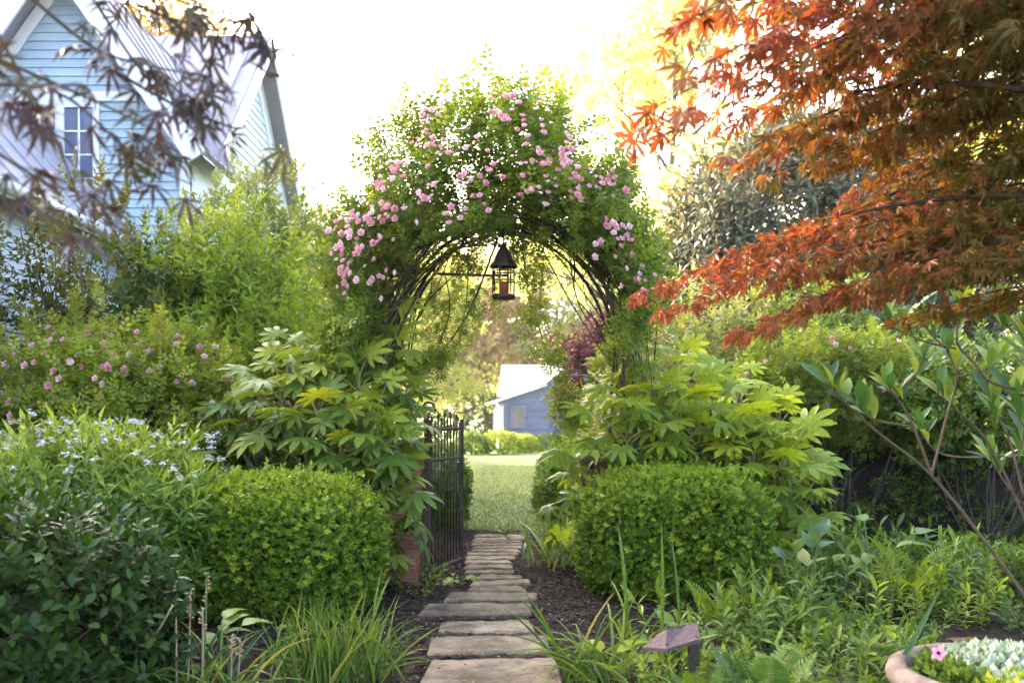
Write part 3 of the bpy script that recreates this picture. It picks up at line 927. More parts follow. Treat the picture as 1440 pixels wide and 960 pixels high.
# ------------------------------------------------------------------ iron gate, standing open
GA, GB = np.array([-.765, 8.30]), np.array([-.49, 9.15])
gt = thing('iron_gate', 'rusty dark iron gate with upright bars standing open beside the path', 'gate', (GA[0], GA[1], 0))
def gp(t, z): q = GA + (GB - GA) * t; return (q[0], q[1], z)
MB().box(np.array(gp(0, 0)) - (.022, .022, 0), np.array(gp(0, 1.5)) + (.022, .022, 0)).build('hinge_post', 'iron', gt)
for z in (.30, .78):
    MB().tube([gp(0, z), gp(.05, z)], .02, 8).build('hinge', 'iron', gt)
for tt in (.06, .985):
    q = np.array(gp(tt, 0)); MB().box(q + (-.016, -.016, .06), q + (.016, .016, 1.47)).build('stile', 'iron', gt)
for z, r_ in ((.10, .024), (1.10, .014), (1.38, .016)):
    a, c = np.array(gp(.075, z)), np.array(gp(.965, z))
    MB().tube([a, c], r_, 4).build('rail', 'iron', gt)
for k in range(10):
    tt = .13 + k * .086
    zt = 1.44 + .05 * math.sin(k / 9 * math.pi)
    bo = MB().tube([gp(tt, .09), gp(tt, zt)], .0075, 6).build('bar', 'iron', gt, True)
    MB().tube([gp(tt, zt), gp(tt, zt + .02), gp(tt, zt + .07)], [.010, .018, .002], 6).build('finial', 'iron', bo, True) if k % 2 == 0 else None
curl = [np.array(gp(.02 + .0 * t, 1.55)) + np.array([.06 * math.cos(t) * (1 - t / 9), .10 * math.cos(t) * (1 - t / 9), .09 * math.sin(t) * (1 - t / 9)]) for t in np.linspace(0, 6, 24)]
MB().tube(curl, .011, 6).build('scroll', 'iron', gt, True)
lp = np.array(gp(.96, 1.0)); MB().box(lp + (-.05, -.05, -.05), lp + (-.024, .05, .05)).build('latch', 'iron', gt)

# ------------------------------------------------------------------ dark fence behind the right bed
fn = thing('board_fence', 'low dark grey board fence behind the right hand bed', 'fence', (4.2, 10.3, 0))
for k in range(34):
    x0 = 1.9 + k * .165
    y0 = 10.55 - .006 * (k % 2)
    MB().box((x0, y0, 0), (x0 + .158, y0 + .022, 1.32 + random.uniform(-.012, .012))).build('board', 'darkwall', fn)
for z in (.35, 1.1):
    MB().box((1.9, 10.575, z), (7.5, 10.62, z + .08)).build('rail', 'darkwall', fn)

# ================================================================== PLANTS
def stems_part(root, base, targets, r0=.02, r1=.006, mat='bark', name='branch', n=6, bend=.25, each=True):
    """woody stems from near the base up to targets"""
    for tq in targets:
        b0 = np.array(base) + np.array([random.uniform(-.1, .1), random.uniform(-.1, .1), 0])
        tq = np.array(tq)
        mid = (b0 + tq) / 2 + np.array([random.uniform(-bend, bend), random.uniform(-bend, bend), random.uniform(-.05, .2)])
        MB().tube(bez(b0, mid, tq, 7), np.linspace(r0, r1, 7), n).build(name, mat, root, True)


# --- box hedges
tuft = [sprig(T_diamond(.34, .10, .05), 9, 1.0, .62, 62, .02, s_, opp=True) for s_ in range(4)]


fine_tuft = [sprig(T_diamond(.36, .10, .05), 7, 1.0, .66, 62, 0, 30 + s_, opp=True) for s_ in range(4)]


def box_hedge(label, c, rad, n, seed, size=.037, p=2.9, tint=(.05, .75), tops=.45, lump=.06, group='clipped box hedges', name='box_hedge'):
    t = thing(name, label, 'hedge', (c[0], c[1], 0), group)
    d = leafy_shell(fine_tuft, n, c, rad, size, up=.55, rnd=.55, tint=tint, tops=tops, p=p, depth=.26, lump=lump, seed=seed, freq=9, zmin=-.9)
    q_, n_ = shell(260, c, np.array(rad) * 1.04, p=p, depth=.03, lump=lump, seed=seed, freq=9, zmin=-.3)
    d2 = inst(tuft[0], frames(n_ + rv(len(q_)) * .5 + np.array([0, 0, .9])), q_, size * rng.uniform(1.0, 1.9, len(q_)), rng.uniform(.6, 1, len(q_)))
    q_, n_ = shell(110, c, rad, p=p, depth=.1, lump=lump, seed=seed, freq=9, zmin=-.6)
    d3 = inst(tuft[1], frames(n_ + rv(len(q_)) * .6 + np.array([0, 0, .4])), q_, size * rng.uniform(.5, .9, len(q_)), rng.uniform(.3, 1, len(q_)))
    d3 = (d3[0], d3[1], d3[2], np.where(d3[3] == 0, 2, 1))
    stuff('foliage', join([d, d2, d3]), ['l_box', 'twig', 'l_dead'], t)
    tg = [np.array(c) + np.array(rad) * np.array([random.uniform(-.8, .8), random.uniform(-.8, .8), random.uniform(.1, .8)]) for _ in range(14)]
    stems_part(t, (c[0], c[1], 0), tg, .02, .005, 'twig')
    return t


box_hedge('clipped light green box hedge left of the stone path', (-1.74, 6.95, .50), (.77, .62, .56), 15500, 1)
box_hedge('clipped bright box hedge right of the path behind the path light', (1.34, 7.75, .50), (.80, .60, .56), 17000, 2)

# --- dark glossy shrub, lower left
def glossy_shrub():
    c, rad = np.array([-2.72, 4.75, .34]), (1.0, .82, .78)
    t = thing('glossy_shrub', 'dark glossy oval leaved shrub filling the lower left corner', 'shrub', (c[0], c[1], 0))
    lf = T_long(.27, 4, .05, .12, prof=lambda y: max(.03, math.sin(math.pi * min(1, y) ** 1.15) ** .8))
    sp = [sprig(T_long(.27, 2, .05, .12, prof=lambda y: (.12, 1.0, .05)[round(y * 2)]), 8, .11, .064, 68, .003, 40 + s_) for s_ in range(4)]
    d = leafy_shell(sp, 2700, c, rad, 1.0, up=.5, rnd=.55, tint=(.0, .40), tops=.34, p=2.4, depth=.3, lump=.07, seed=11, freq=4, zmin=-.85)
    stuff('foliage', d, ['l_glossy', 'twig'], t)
    # the outermost leaves one by one
    V, Fc, T, Mi = lf
    mes = [mk_mesh('leaf', V * .068, Fc, 'l_glossy', None, T + ti) for ti in (.12, .28, .45)]
    pos, nrm = shell(1200, c, (rad[0] * 1.02, rad[1] * 1.02, rad[2] * 1.02), p=2.4, depth=.05, lump=.07, seed=11, freq=4, zmin=-.4)
    s_ = (nrm[:, 1] < .2) & (pos[:, 0] > -2.75) & (pos[:, 2] > .1)
    pos, nrm = pos[s_][:300], nrm[s_][:300]
    fr = frames(nrm * .6 + rv(len(pos)) * .8 + np.array([0, 0, .5]), nrm + np.array([0, 0, .6]))
    place(t, 'leaf', mes, [(p_, f_, random.uniform(.8, 1.2)) for p_, f_ in zip(pos, fr)])
    stems_part(t, (c[0], c[1], 0), [c + np.array([random.uniform(-.7, .7), random.uniform(-.6, .6), random.uniform(0, .5)]) for _ in range(12)], .018, .005, 'twig')
glossy_shrub()

# --- willow leaved perennial with pale blue star flowers
def star_flower_plant(label, c, rad, n, seed, nfl):
    t = thing('star_flower_clump', label, 'flowers', (c[0], c[1], 0))
    lf = T_ovate(.11, .03, .18, .45)
    sp = [sprig(lf, 14, .30, .115, 62, .003, 60 + s_) for s_ in range(4)]
    d = leafy_shell(sp, n, c, np.array(rad) * .74, 1.0, up=1.1, rnd=.35, tint=(.12, .55), tops=.42, p=2.3, depth=.45, lump=.10, seed=seed, freq=5, zmin=-.5)
    stuff('foliage', d, ['l_ams', 'stem'], t)
    pet = []
    for k in range(5):
        a = k * 72
        Rm = frames(np.array([[math.sin(R(a)), math.cos(R(a)), .15]]))[0]
        pet.append((T_diamond(.22, .0, .05), Rm, (0, 0, 0), 1.0, 0, 0))
    star = compose(pet)
    # a loose head of stars
    rs = np.random.default_rng(seed)
    heads = []
    for v in range(3):
        parts = []
        for k in range(22):
            p_ = rs.normal(0, 1, 3) * np.array([.028, .028, .020]); p_[2] = abs(p_[2])
            nz_ = p_ * 18 + np.array([0, 0, .5]) + rs.normal(0, .3, 3)
            f0 = frames(np.array([np.cross(nz_, [0.3, 1, .2])]), nz_)[0]
            parts.append((star, f0, p_, .016, rs.uniform(0, .6), 0))
        parts.append((((lambda q: (q[0], q[1], np.zeros(len(q[0])), np.zeros(len(q[1]), int)))(tube_arr([[0, 0, -.12], [0, 0, .01]], .0025))), np.eye(3), (0, 0, 0), 1, .3, 1))
        heads.append(mk_mesh('flower_head', *(lambda d_: (d_[0], d_[1], ['petal_w', 'stem'], d_[3], np.clip(d_[2], 0, 1)))(compose(parts))))
    pos, nrm = shell(nfl * 4, c, np.array(rad) * 1.02, p=2.3, depth=.05, lump=.10, seed=seed, freq=5, zmin=-.1)
    s_ = (nrm[:, 1] < .5) & (pos[:, 0] < -2.12)
    pos, nrm = pos[s_][:nfl], nrm[s_][:nfl]
    fr = np.stack([np.array(Matrix.Rotation(random.uniform(0, 6), 3, 'Z') @ Matrix.Rotation(random.uniform(0, .5), 3, 'X')) for _ in pos])
    place(t, 'flower_head', heads, [(p_, f_, random.uniform(.4, .75)) for p_, f_ in zip(pos, fr)])
    return t


star_flower_plant('leafy clump of pale blue star flowers behind the glossy shrub', (-3.0, 6.6, .55), (1.18, .85, .90), 1450, 21, 190)

# --- fatsia: big palmate leaves on stalks
def palm_meshes(mat, smat, seed, size, nl=8):
    mes = []
    for v in range(6):
        rs = random.Random(seed + v)
        angs = np.linspace(-128, 128, nl)
        lobes = [(a, (1.0 - .34 * abs(a / 128) ** 1.4) * .56) for a in angs]
        bl = T_palm(lobes, .19, .36, droop=rs.uniform(.30, .85), fold=.022, jit=.09, rs=rs, full=True)
        L_ = rs.uniform(.55, .95)
        tilt = rs.uniform(5, 40)
        Rm = np.array(Matrix.Rotation(-R(tilt), 3, 'X'))
        st = tube_arr(bez((0, 0, 0), (0, L_ * .35, L_ * .18), (0, L_, .0), 6), np.linspace(.014, .009, 6), 4)
        d = compose([(bl, Rm, (0, L_, 0), 1.0, .5, 0), ((st[0], st[1], np.zeros(len(st[0])), np.zeros(len(st[1]), int)), np.eye(3), (0, 0, 0), 1.0, .6, 1)])
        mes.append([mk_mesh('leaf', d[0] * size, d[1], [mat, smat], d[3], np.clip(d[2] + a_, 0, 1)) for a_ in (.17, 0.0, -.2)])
    return mes


M['petiole'] = solid_mat('pale_leaf_stalk', (.20, .21, .05), (.32, .27, .07), 8, .5, .35)


def fatsia(label, base, stems, mat, seed, size, per=11):
    """stems: list of top points; a whorl of leaves at each top"""
    t = thing('palmate_shrub', label, 'shrub', (base[0], base[1], 0))
    mes = palm_meshes(mat, 'petiole', seed, size)
    rs = random.Random(seed)
    items = []; ms_ = []
    for (tp, npl) in stems:
        tp = np.array(tp)
        b0 = np.array([base[0] + (tp[0] - base[0]) * .35 + rs.uniform(-.1, .1), base[1] + (tp[1] - base[1]) * .35, 0])
        MB().tube(bez(b0, (b0 + tp) / 2 + np.array([rs.uniform(-.1, .1), 0, .1]), tp, 8), np.linspace(.028, .018, 8), 6).build('stem', 'twig', t, True)
        for k in range(npl):
            az = k * 137.5 + rs.uniform(-15, 15)
            fr_ = k / max(1, npl - 1)
            el = 68 - 85 * fr_ + rs.uniform(-8, 8)
            a, e = R(az), R(el)
            axv = np.array([[math.cos(e) * math.cos(a), math.cos(e) * math.sin(a), math.sin(e)]])
            # lean the blades outward/forward to the light of the open path
            f0 = frames(axv, np.array([axv[0][0] * .5, axv[0][1] * .5 - .25, 1.0]))[0]
            items.append((tp - np.array([0, 0, .30 * fr_]), f0, rs.uniform(.7, 1.15)))
            ms_.append(mes[rs.randrange(6)][0 if fr_ < .4 else 1 if fr_ < .75 else 2])  # top leaves lighter: new growth, plus backlight put into the tint
    place(t, 'leaf', ms_, items)
    return t


stL = [(P(548, 705, 7.7), 9), (P(530, 750, 7.55), 8), (P(405, 515, 8.1), 11), (P(545, 482, 8.3), 10), (P(395, 550, 8.0), 13), (P(505, 540, 7.8), 14), (P(450, 590, 7.7), 12), (P(525, 630, 7.6), 14), (P(320, 605, 8.2), 11), (P(565, 570, 8.0), 12), (P(500, 690, 7.5), 12),
       (P(545, 690, 7.6), 10), (P(430, 640, 7.8), 11), (P(540, 510, 8.2), 12), (P(460, 520, 8.2), 12), (P(355, 570, 8.3), 10), (P(480, 630, 7.55), 12), (P(530, 590, 7.6), 12), (P(400, 610, 7.9), 9)]
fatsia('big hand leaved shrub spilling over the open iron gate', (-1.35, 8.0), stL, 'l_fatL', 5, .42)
stR = [(P(805, 690, 8.5), 7), (P(1130, 715, 8.1), 11), (P(1100, 660, 8.1), 12), (P(1060, 640, 8.2), 12), (P(880, 600, 8.2), 11), (P(970, 590, 8.3), 11), (P(855, 600, 8.4), 13), (P(930, 570, 8.5), 14), (P(1000, 555, 8.6), 14), (P(1060, 595, 8.5), 13), (P(900, 630, 8.4), 12), (P(985, 620, 8.4), 13), (P(1085, 680, 8.2), 12),
       (P(1115, 700, 8.4), 12), (P(835, 650, 8.3), 10), (P(955, 535, 8.8), 12), (P(1100, 640, 8.4), 12), (P(890, 570, 8.6), 12), (P(950, 610, 8.3), 12), (P(1030, 620, 8.4), 13), (P(1040, 555, 8.8), 12), (P(870, 545, 8.8), 11),
       (P(1095, 590, 8.7), 11), (P(1010, 650, 8.3), 10), (P(930, 655, 8.3), 10)]
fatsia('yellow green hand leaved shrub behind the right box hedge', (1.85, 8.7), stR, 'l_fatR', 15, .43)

# --- rose blooms
def bloom_mesh(seed, r=.032):
    rs = random.Random(seed)
    parts = []
    pt = T_ovate(.42, .16, -.25, .6)
    for ring, (cnt, tilt, sc) in enumerate(((5, 22, 1.0), (5, 45, .85), (4, 68, .62))):
        for k in range(cnt):
            a, e = R(k * 360 / cnt + ring * 33 + rs.uniform(-8, 8)), R(tilt + rs.uniform(-8, 8))
            axv = np.array([[math.cos(e) * math.cos(a), math.cos(e) * math.sin(a), math.sin(e)]])
            parts.append((pt, frames(axv, np.array([-axv[0][0], -axv[0][1], 1.0]))[0], (0, 0, .1 * ring), sc, .55 - .12 * ring + rs.uniform(-.05, .05), 0))
    d = compose(parts)
    return mk_mesh('bloom', d[0] * r, d[1], 'petal', None, np.clip(d[2], 0, 1))


BLOOM = [bloom_mesh(s_) for s_ in range(4)]


def bloom_frames(pos, dirs):
    zax = dirs / np.linalg.norm(dirs, axis=1, keepdims=True)
    x = np.cross(zax, np.array([.2, .3, 1.0])); x /= np.linalg.norm(x, axis=1, keepdims=True)
    y = np.cross(zax, x)
    return np.stack([x, y, zax], 2)


# compound rose leaf along +Y
def rose_leaf(seed):
    rs = random.Random(seed); parts = []
    lf = T_diamond(.31, .07, .10)
    for k, (y, s_) in enumerate(((.30, -1), (.30, 1), (.62, -1), (.62, 1), (.85, 0))):
        axv = np.array([[s_ * 1.0, .55 if s_ else 1, rs.uniform(-.1, .15)]])
        parts.append((lf, frames(axv)[0], (0, y, -.05 * y), .42 * rs.uniform(.85, 1.1), rs.uniform(-.08, .08), 0))
    return compose(parts)


RL = [rose_leaf(s_) for s_ in range(3)]
def rose_shoot(seed, n=7):
    rs = random.Random(seed); parts = []
    st = tube_arr([[0, 0, 0], [0, 1.0, 0.03]], [.012, .005])
    parts.append(((st[0], st[1], np.zeros(len(st[0])), np.zeros(len(st[1]), int)), np.eye(3), (0, 0, 0), 1, .3, 1))
    for k in range(n):
        t = (k + .5) / n; a = R(k * 137 + rs.uniform(-20, 20)); e = R(rs.uniform(35, 65))
        axv = np.array([[math.sin(e) * math.cos(a), math.cos(e), math.sin(e) * math.sin(a)]])
        parts.append((RL[k % 3], frames(axv, np.array([0, .8, .4]))[0], (0, t, 0), .50 * rs.uniform(.8, 1.15), rs.uniform(-.1, .1), 0))
    return compose(parts)
RS = [rose_shoot(70 + s_) for s_ in range(4)]

# --- the arch itself
D0 = 8.6
PX = D0 / F
ACX, ACZ = P(708, 420, D0)[0], P(708, 420, D0)[2]
arch = thing('rose_arch', 'rusted metal garden arch buried under the climbing rose', 'arch', (ACX, D0, 0))


def arch_curve(y, hw=1.10, top=3.36, spring=1.95, n=26, off=0.0, cx=ACX):
    pts = [(cx - hw - off, y, 0), (cx - hw - off, y, spring * .5), (cx - hw - off, y, spring)]
    for t in np.linspace(0, math.pi, n)[1:-1]:
        pts.append((cx - (hw + off) * math.cos(t), y, spring + (top - spring + off) * math.sin(t)))
    pts += [(cx + hw + off, y, spring), (cx + hw + off, y, spring * .5), (cx + hw + off, y, 0)]
    return np.array(pts)


for y in (8.45, 8.95, 9.45):
    MB().tube(arch_curve(y), .016, 8).build('hoop', 'iron', arch, True)
for k in range(3, 25, 3):
    c0 = arch_curve(8.95)[k]
    MB().tube([(c0[0], 8.45, c0[2]), (c0[0], 9.45, c0[2])], .010, 6).build('cross_bar', 'iron', arch, True)
a0, a1 = P(612, 385, 8.6), P(712, 388, 8.6)
MB().tube([a0, a1], .012, 6).build('lantern_arm', 'iron', arch, True)

rose = thing('climbing_rose', 'climbing rose with pink blooms covering the garden arch', 'climbing rose', (ACX, D0, 0))
rs = random.Random(5)
for k in range(36):
    y = rs.uniform(8.3, 9.6); off = abs(rs.gauss(.02, .2)); f0, f1 = rs.choice(((0, 1), (0, .62), (.38, 1), (0, .5), (.5, 1)))
    cv_ = arch_curve(y, off=off + rs.uniform(-.06, .03), spring=1.9 + rs.uniform(-.1, .15))
    i0, i1 = int(f0 * (len(cv_) - 1)), int(f1 * (len(cv_) - 1)) + 1
    cv_ = cv_[i0:i1]
    ph = [rs.uniform(0, 6) for _ in range(4)]
    q = np.linspace(0, 1, len(cv_))
    cv_ = cv_ + np.stack([.10 * np.sin(q * 9 + ph[0]) + .04 * np.sin(q * 21 + ph[3]), .15 * np.sin(q * 5 + ph[1]), .10 * np.sin(q * 11 + ph[2])], 1)
    r0 = rs.uniform(.006, .014)
    MB().tube(cv_, np.linspace(r0, r0 * .6, len(cv_)), 5).build('cane', 'cane', rose, True)
for (pts, Y, r0) in (([(700, 335), (672, 410), (650, 455), (610, 505), (552, 545)], 8.3, .011), ([(790, 340), (845, 395), (880, 450), (893, 520)], 8.2, .013),
                     ([(760, 345), (800, 420), (850, 500)], 9.0, .008), ([(600, 395), (560, 470), (545, 560)], 8.1, .012), ([(640, 350), (590, 420), (570, 520)], 8.9, .012),
                     ([(735, 350), (745, 420), (770, 500), (790, 590)], 8.7, .006), ([(828, 360), (862, 440), (875, 560)], 8.5, .012), ([(660, 350), (655, 430), (645, 480)], 8.5, .006), ([(560, 430), (610, 372), (690, 330), (770, 330)], 8.25, .010), ([(530, 480), (575, 400), (640, 352), (700, 345)], 8.15, .009), ([(880, 470), (840, 400), (790, 350), (730, 322)], 8.2, .010), ([(868, 520), (852, 430), (800, 372)], 8.35, .008), ([(620, 360), (632, 440), (600, 520)], 8.6, .006), ([(800, 350), (815, 430), (860, 490)], 8.7, .007), ([(575, 520), (590, 440), (640, 385), (668, 350)], 8.7, .008)):
    MB().tube(smooth_path([P(a, b, Y + .1 * i) for i, (a, b) in enumerate(pts)], 16), np.linspace(r0, r0 * .6, len(smooth_path([P(a, b, Y) for a, b in pts], 16))), 5).build('cane', 'cane', rose, True)

OUT = [(-40, 200), (-20, 195), (10, 193), (28, 205), (43, 220), (58, 240), (71, 256), (84, 274), (95, 272), (111, 272), (125, 270), (139, 260), (150, 250), (161, 244), (180, 238), (200, 238), (225, 230)]
INN = [(-40, 172), (-20, 172), (0, 165), (30, 138), (60, 118), (90, 108), (120, 115), (150, 138), (180, 165), (200, 175), (225, 175)]
oa, orr = np.array(OUT, float).T; ia, ir = np.array(INN, float).T


def arch_pts(n, rpow=1.0, lo=-28, hi=208):
    th = rng.uniform(lo, hi, n)
    ro, ri = np.interp(th, oa, orr), np.interp(th, ia, ir)
    lum = 1 + .07 * np.sin(R(1) * th * 9 + 1) + .05 * np.sin(R(1) * th * 17)
    q = rng.random(n) ** rpow
    r_ = (ri + (ro * lum - ri) * q) * PX
    y = D0 + rng.uniform(-1, 1, n) * (.95 - .45 * q ** 3)
    pos_ = np.stack([ACX + r_ * np.cos(R(1) * th), y, ACZ + r_ * np.sin(R(1) * th)], 1)
    dr = np.stack([np.cos(R(1) * th), (y - D0) / .9, np.sin(R(1) * th)], 1)
    return pos_, dr, q


pos, dr, q = arch_pts(2500, .8)
# gaps: leave out some clumps
gap = dir_noise(pos * 1.9, 5, 2.0)
keep = gap > -.42
pos, dr, q = pos[keep], dr[keep], q[keep]
sets = []
wh = rng.integers(0, 4, len(pos))
for i in range(4):
    s_ = wh == i; k = s_.sum()
    ax = dr[s_] * .8 + rv(k) * .8 + np.array([0, -.15, .35])
    sets.append(inst(RS[i], frames(ax, roll=rng.uniform(-1, 1, k)), pos[s_] - .08 * dr[s_], rng.uniform(.17, .30, k), np.clip(rng.beta(2, 2.4, k) * .85 + .12 * q[s_], 0, .9)))
# drooping sprays along the inner edge of the opening
k = 260
th = rng.uniform(15, 165, k); ri = np.interp(th, ia, ir) * PX * rng.uniform(.86, 1.12, k)
p_ = np.stack([ACX + ri * np.cos(R(1) * th), D0 - .55 + rng.uniform(-.35, .9, k), ACZ + ri * np.sin(R(1) * th)], 1)
p_ = p_[dir_noise(p_ * 2.5, 77, 2.0) > -.1]
for i in range(4):
    q_ = p_[i::4]
    sets.append(inst(RS[i], frames(rv(len(q_)) * .8 + np.array([0, -.2, -.25])), q_, rng.uniform(.13, .24, len(q_)), rng.uniform(.2, .8, len(q_))))
# loose shoots above the crown and along the hanging canes
for (a, b, hgt) in ((612, 160, .34), (672, 140, .34), (640, 150, .25), (706, 140, .25), (745, 138, .22), (770, 145, .34), (790, 155, .3), (560, 165, .25), (520, 190, .2), (840, 180, .2), (460, 300, .25), (470, 260, .2)):
    for j in range(3):
        p0 = P(a + random.uniform(-14, 14), b + 25, D0 + random.uniform(-.4, .4))
        ax = np.array([[random.uniform(-.3, .3), random.uniform(-.2, .2), 1.0]])
        sets.append(inst(RS[j], frames(ax), p0[None], [hgt * random.uniform(.7, 1.2)], [.55]))
for (pts, Y, k) in (([(745, 360), (752, 430), (770, 500), (790, 560), (800, 600)], 8.5, 40), ([(650, 350), (662, 420), (655, 480)], 8.4, 24), ([(612, 505), (560, 540)], 8.3, 10), ([(700, 400), (640, 480), (610, 510)], 8.4, 24),
                    ([(735, 340), (760, 400), (765, 470)], 8.8, 26), ([(610, 400), (620, 470), (590, 520)], 8.9, 22), ([(690, 330), (640, 380), (615, 440)], 9.2, 26), ([(900, 300), (925, 380), (930, 450)], 8.6, 24), ([(800, 545), (795, 600)], 8.5, 16)):
    sm = smooth_path([P(a, b, Y) for a, b in pts], 40)
    k = int(k * 1.6)
    ii = rng.integers(0, len(sm), k)
    p_ = sm[ii] + rng.normal(0, .05, (k, 3))
    for i in range(4):
        s_ = np.arange(k) % 4 == i
        sets.append(inst(RS[i], frames(rv(s_.sum()) + np.array([0, 0, -.2])), p_[s_], rng.uniform(.10, .19, s_.sum()), rng.uniform(.3, .75, s_.sum())))
stuff('foliage', join(sets), ['l_rose', 'stem'], rose)
# blooms in clusters, one object each
pc, dc, qc = arch_pts(500, .42, 2, 184)
k_ = (qc < .95) & (dc[:, 2] > -.35)
pc, dc = pc[k_][:130], dc[k_][:130]
bp_ = []; bd_ = []
for p_, d_ in zip(pc, dc):
    for j in range(random.choice((1, 1, 2, 2, 3, 4))):
        bp_.append(p_ + rng.normal(0, .06, 3) ); bp_[-1][1] = D0 - (1.15 if d_[2] > .3 else 1.0) + random.uniform(-.1, .1); bp_[-1][0] *= bp_[-1][1] / D0; bp_[-1][2] = H + (bp_[-1][2] - H) * bp_[-1][1] / D0; bd_.append(d_ * .6 + np.array([0, -.9, .2]) + rng.normal(0, .3, 3))
for (a, b) in ((655, 430), (662, 445), (663, 470), (637, 480), (612, 497), (640, 500), (735, 378), (740, 370), (715, 440), (725, 470), (770, 412), (858, 478), (850, 486), (838, 488), (868, 484), (856, 492), (905, 330), (915, 497), (896, 505)):
    bp_.append(P(a, b, 7.95)); bd_.append(np.array([0, -1, .2]) + rng.normal(0, .3, 3))
bp_, bd_ = np.array(bp_)[:300], np.array(bd_)[:300]
place(rose, 'bloom', BLOOM, [(p_, f_, random.uniform(.7, 1.45)) for p_, f_ in zip(bp_, bloom_frames(bp_, bd_))])

# --- lantern
LC = P(708, 418, 8.45)
ln = thing('hanging_lantern', 'dark metal lantern with round glass hanging under the rose arch', 'lantern', tuple(LC))
MB().lathe([(.0, -.02), (.10, -.02), (.11, .0), (.105, .025), (.0, .03)], LC, 20).build('base', 'iron', ln, True)
MB().lathe([(.085, .03), (.095, .07), (.095, .23), (.085, .27)], LC, 20).build('glass', 'glass', ln, True)
for k in range(6):
    a = k * math.pi / 3 + .2
    MB().tube([LC + np.array([.1 * math.cos(a), .1 * math.sin(a), z]) for z in (.02, .15, .275)], .006, 5).build('cage_bar', 'iron', ln, True)
for z in (.15, .235):
    MB().tube([LC + np.array([.102 * math.cos(a), .102 * math.sin(a), z]) for a in np.linspace(0, 2 * math.pi, 21)], .006, 5).build('cage_ring', 'iron', ln, True)
MB().lathe([(.125, .27), (.13, .285), (.095, .33), (.055, .42), (.03, .46), (.035, .48), (.012, .50), (.0, .52)], LC, 20).build('cap', 'iron', ln, True)
MB().lathe([(.0, .03), (.035, .03), (.035, .13), (.0, .13)], LC, 14).build('candle', 'candle', ln, True)
MB().tube([LC + np.array([0, 0, z]) for z in (.51, .68)], .007, 6).build('hanger', 'iron', ln, True)

# --- looser shrubs
OV_SP = [sprig(T_diamond(.27, .07, .12), 8, 1.0, .42, 60, .012, 200 + s_) for s_ in range(4)]
LONG_SP = [sprig(T_ovate(.16, .04, .2, .5), 8, 1.0, .5, 65, .012, 220 + s_) for s_ in range(4)]


def shrub(name, label, cat, c, rad, mat, n, size, seed, tm=OV_SP, p=2.0, depth=.6, lump=.16, up=.6, rnd=.8, tint=(.1, .8), tops=.1, freq=4, nst=14, zmin=-.95, bloomn=0, shoots=0, stem='bark', group=None, gap=None, stem_r=.022):
    t = thing(name, label, cat, (c[0], c[1], 0), group)
    pos, nrm = shell(n, c, rad, p=p, depth=depth, lump=lump, seed=seed, freq=freq, zmin=zmin)
    k_ = pos[:, 2] > .03
    if gap is not None: k_ &= dir_noise(pos * gap[0], seed + 9, 2.0) > gap[1]
    pos, nrm = pos[k_], nrm[k_]
    sets = []
    wh = rng.integers(0, len(tm), len(pos))
    tn = .5 + .5 * dir_noise(pos * 1.5, seed + 3, 1.5)
    for i, tt in enumerate(tm):
        s_ = wh == i; k = int(s_.sum())
        ax = nrm[s_] + np.array([0, 0, up]) + rv(k) * rnd
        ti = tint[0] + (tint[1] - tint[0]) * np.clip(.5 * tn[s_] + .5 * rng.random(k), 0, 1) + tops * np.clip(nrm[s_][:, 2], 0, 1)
        sets.append(inst(tt, frames(ax, roll=rng.uniform(-1, 1, k)), pos[s_] - .4 * size * nrm[s_], size * rng.uniform(.7, 1.3, k), ti))
    for j in range(shoots):      # leaders that break the outline
        u = rv(1)[0]; u[2] = abs(u[2]) * .9 + .35; u /= np.linalg.norm(u)
        p0 = np.array(c) + np.array(rad) * u
        for m_ in range(5):
            ax = (np.array([u[0] * .4, u[1] * .4, 1.0]) + rng.normal(0, .15, 3))[None]
            sets.append(inst(tm[m_ % len(tm)], frames(ax), (p0 + np.array([u[0] * .2, u[1] * .2, 1]) * size * .55 * m_ * .6)[None], [size * (1 - .1 * m_)], [tint[1]]))
    stuff('foliage', join(sets), [mat, 'twig'], t)
    tg = [np.array(c) + np.array(rad) * np.array([random.uniform(-.75, .75), random.uniform(-.75, .75), random.uniform(-.2, .75)]) for _ in range(nst)]
    stems_part(t, (c[0], c[1], 0), tg, stem_r, min(.005, stem_r * .4), stem, bend=.25 if stem_r > .015 else .6)
    if bloomn:
        pc_, nc_ = shell(bloomn * 6, c, np.array(rad) * 1.02, p=p, depth=.06, lump=lump, seed=seed, freq=freq, zmin=-.3)
        k_ = nc_[:, 1] < .1
        pc_, nc_ = pc_[k_][:bloomn], nc_[k_][:bloomn]
        pb = pc_ + rng.normal(0, .04, pc_.shape)
        place(t, 'bloom', BLOOM, [(p_, f_, random.uniform(.9, 1.6)) for p_, f_ in zip(pb, bloom_frames(pb, nc_ + np.array([0, -.8, .2])))])
    return t


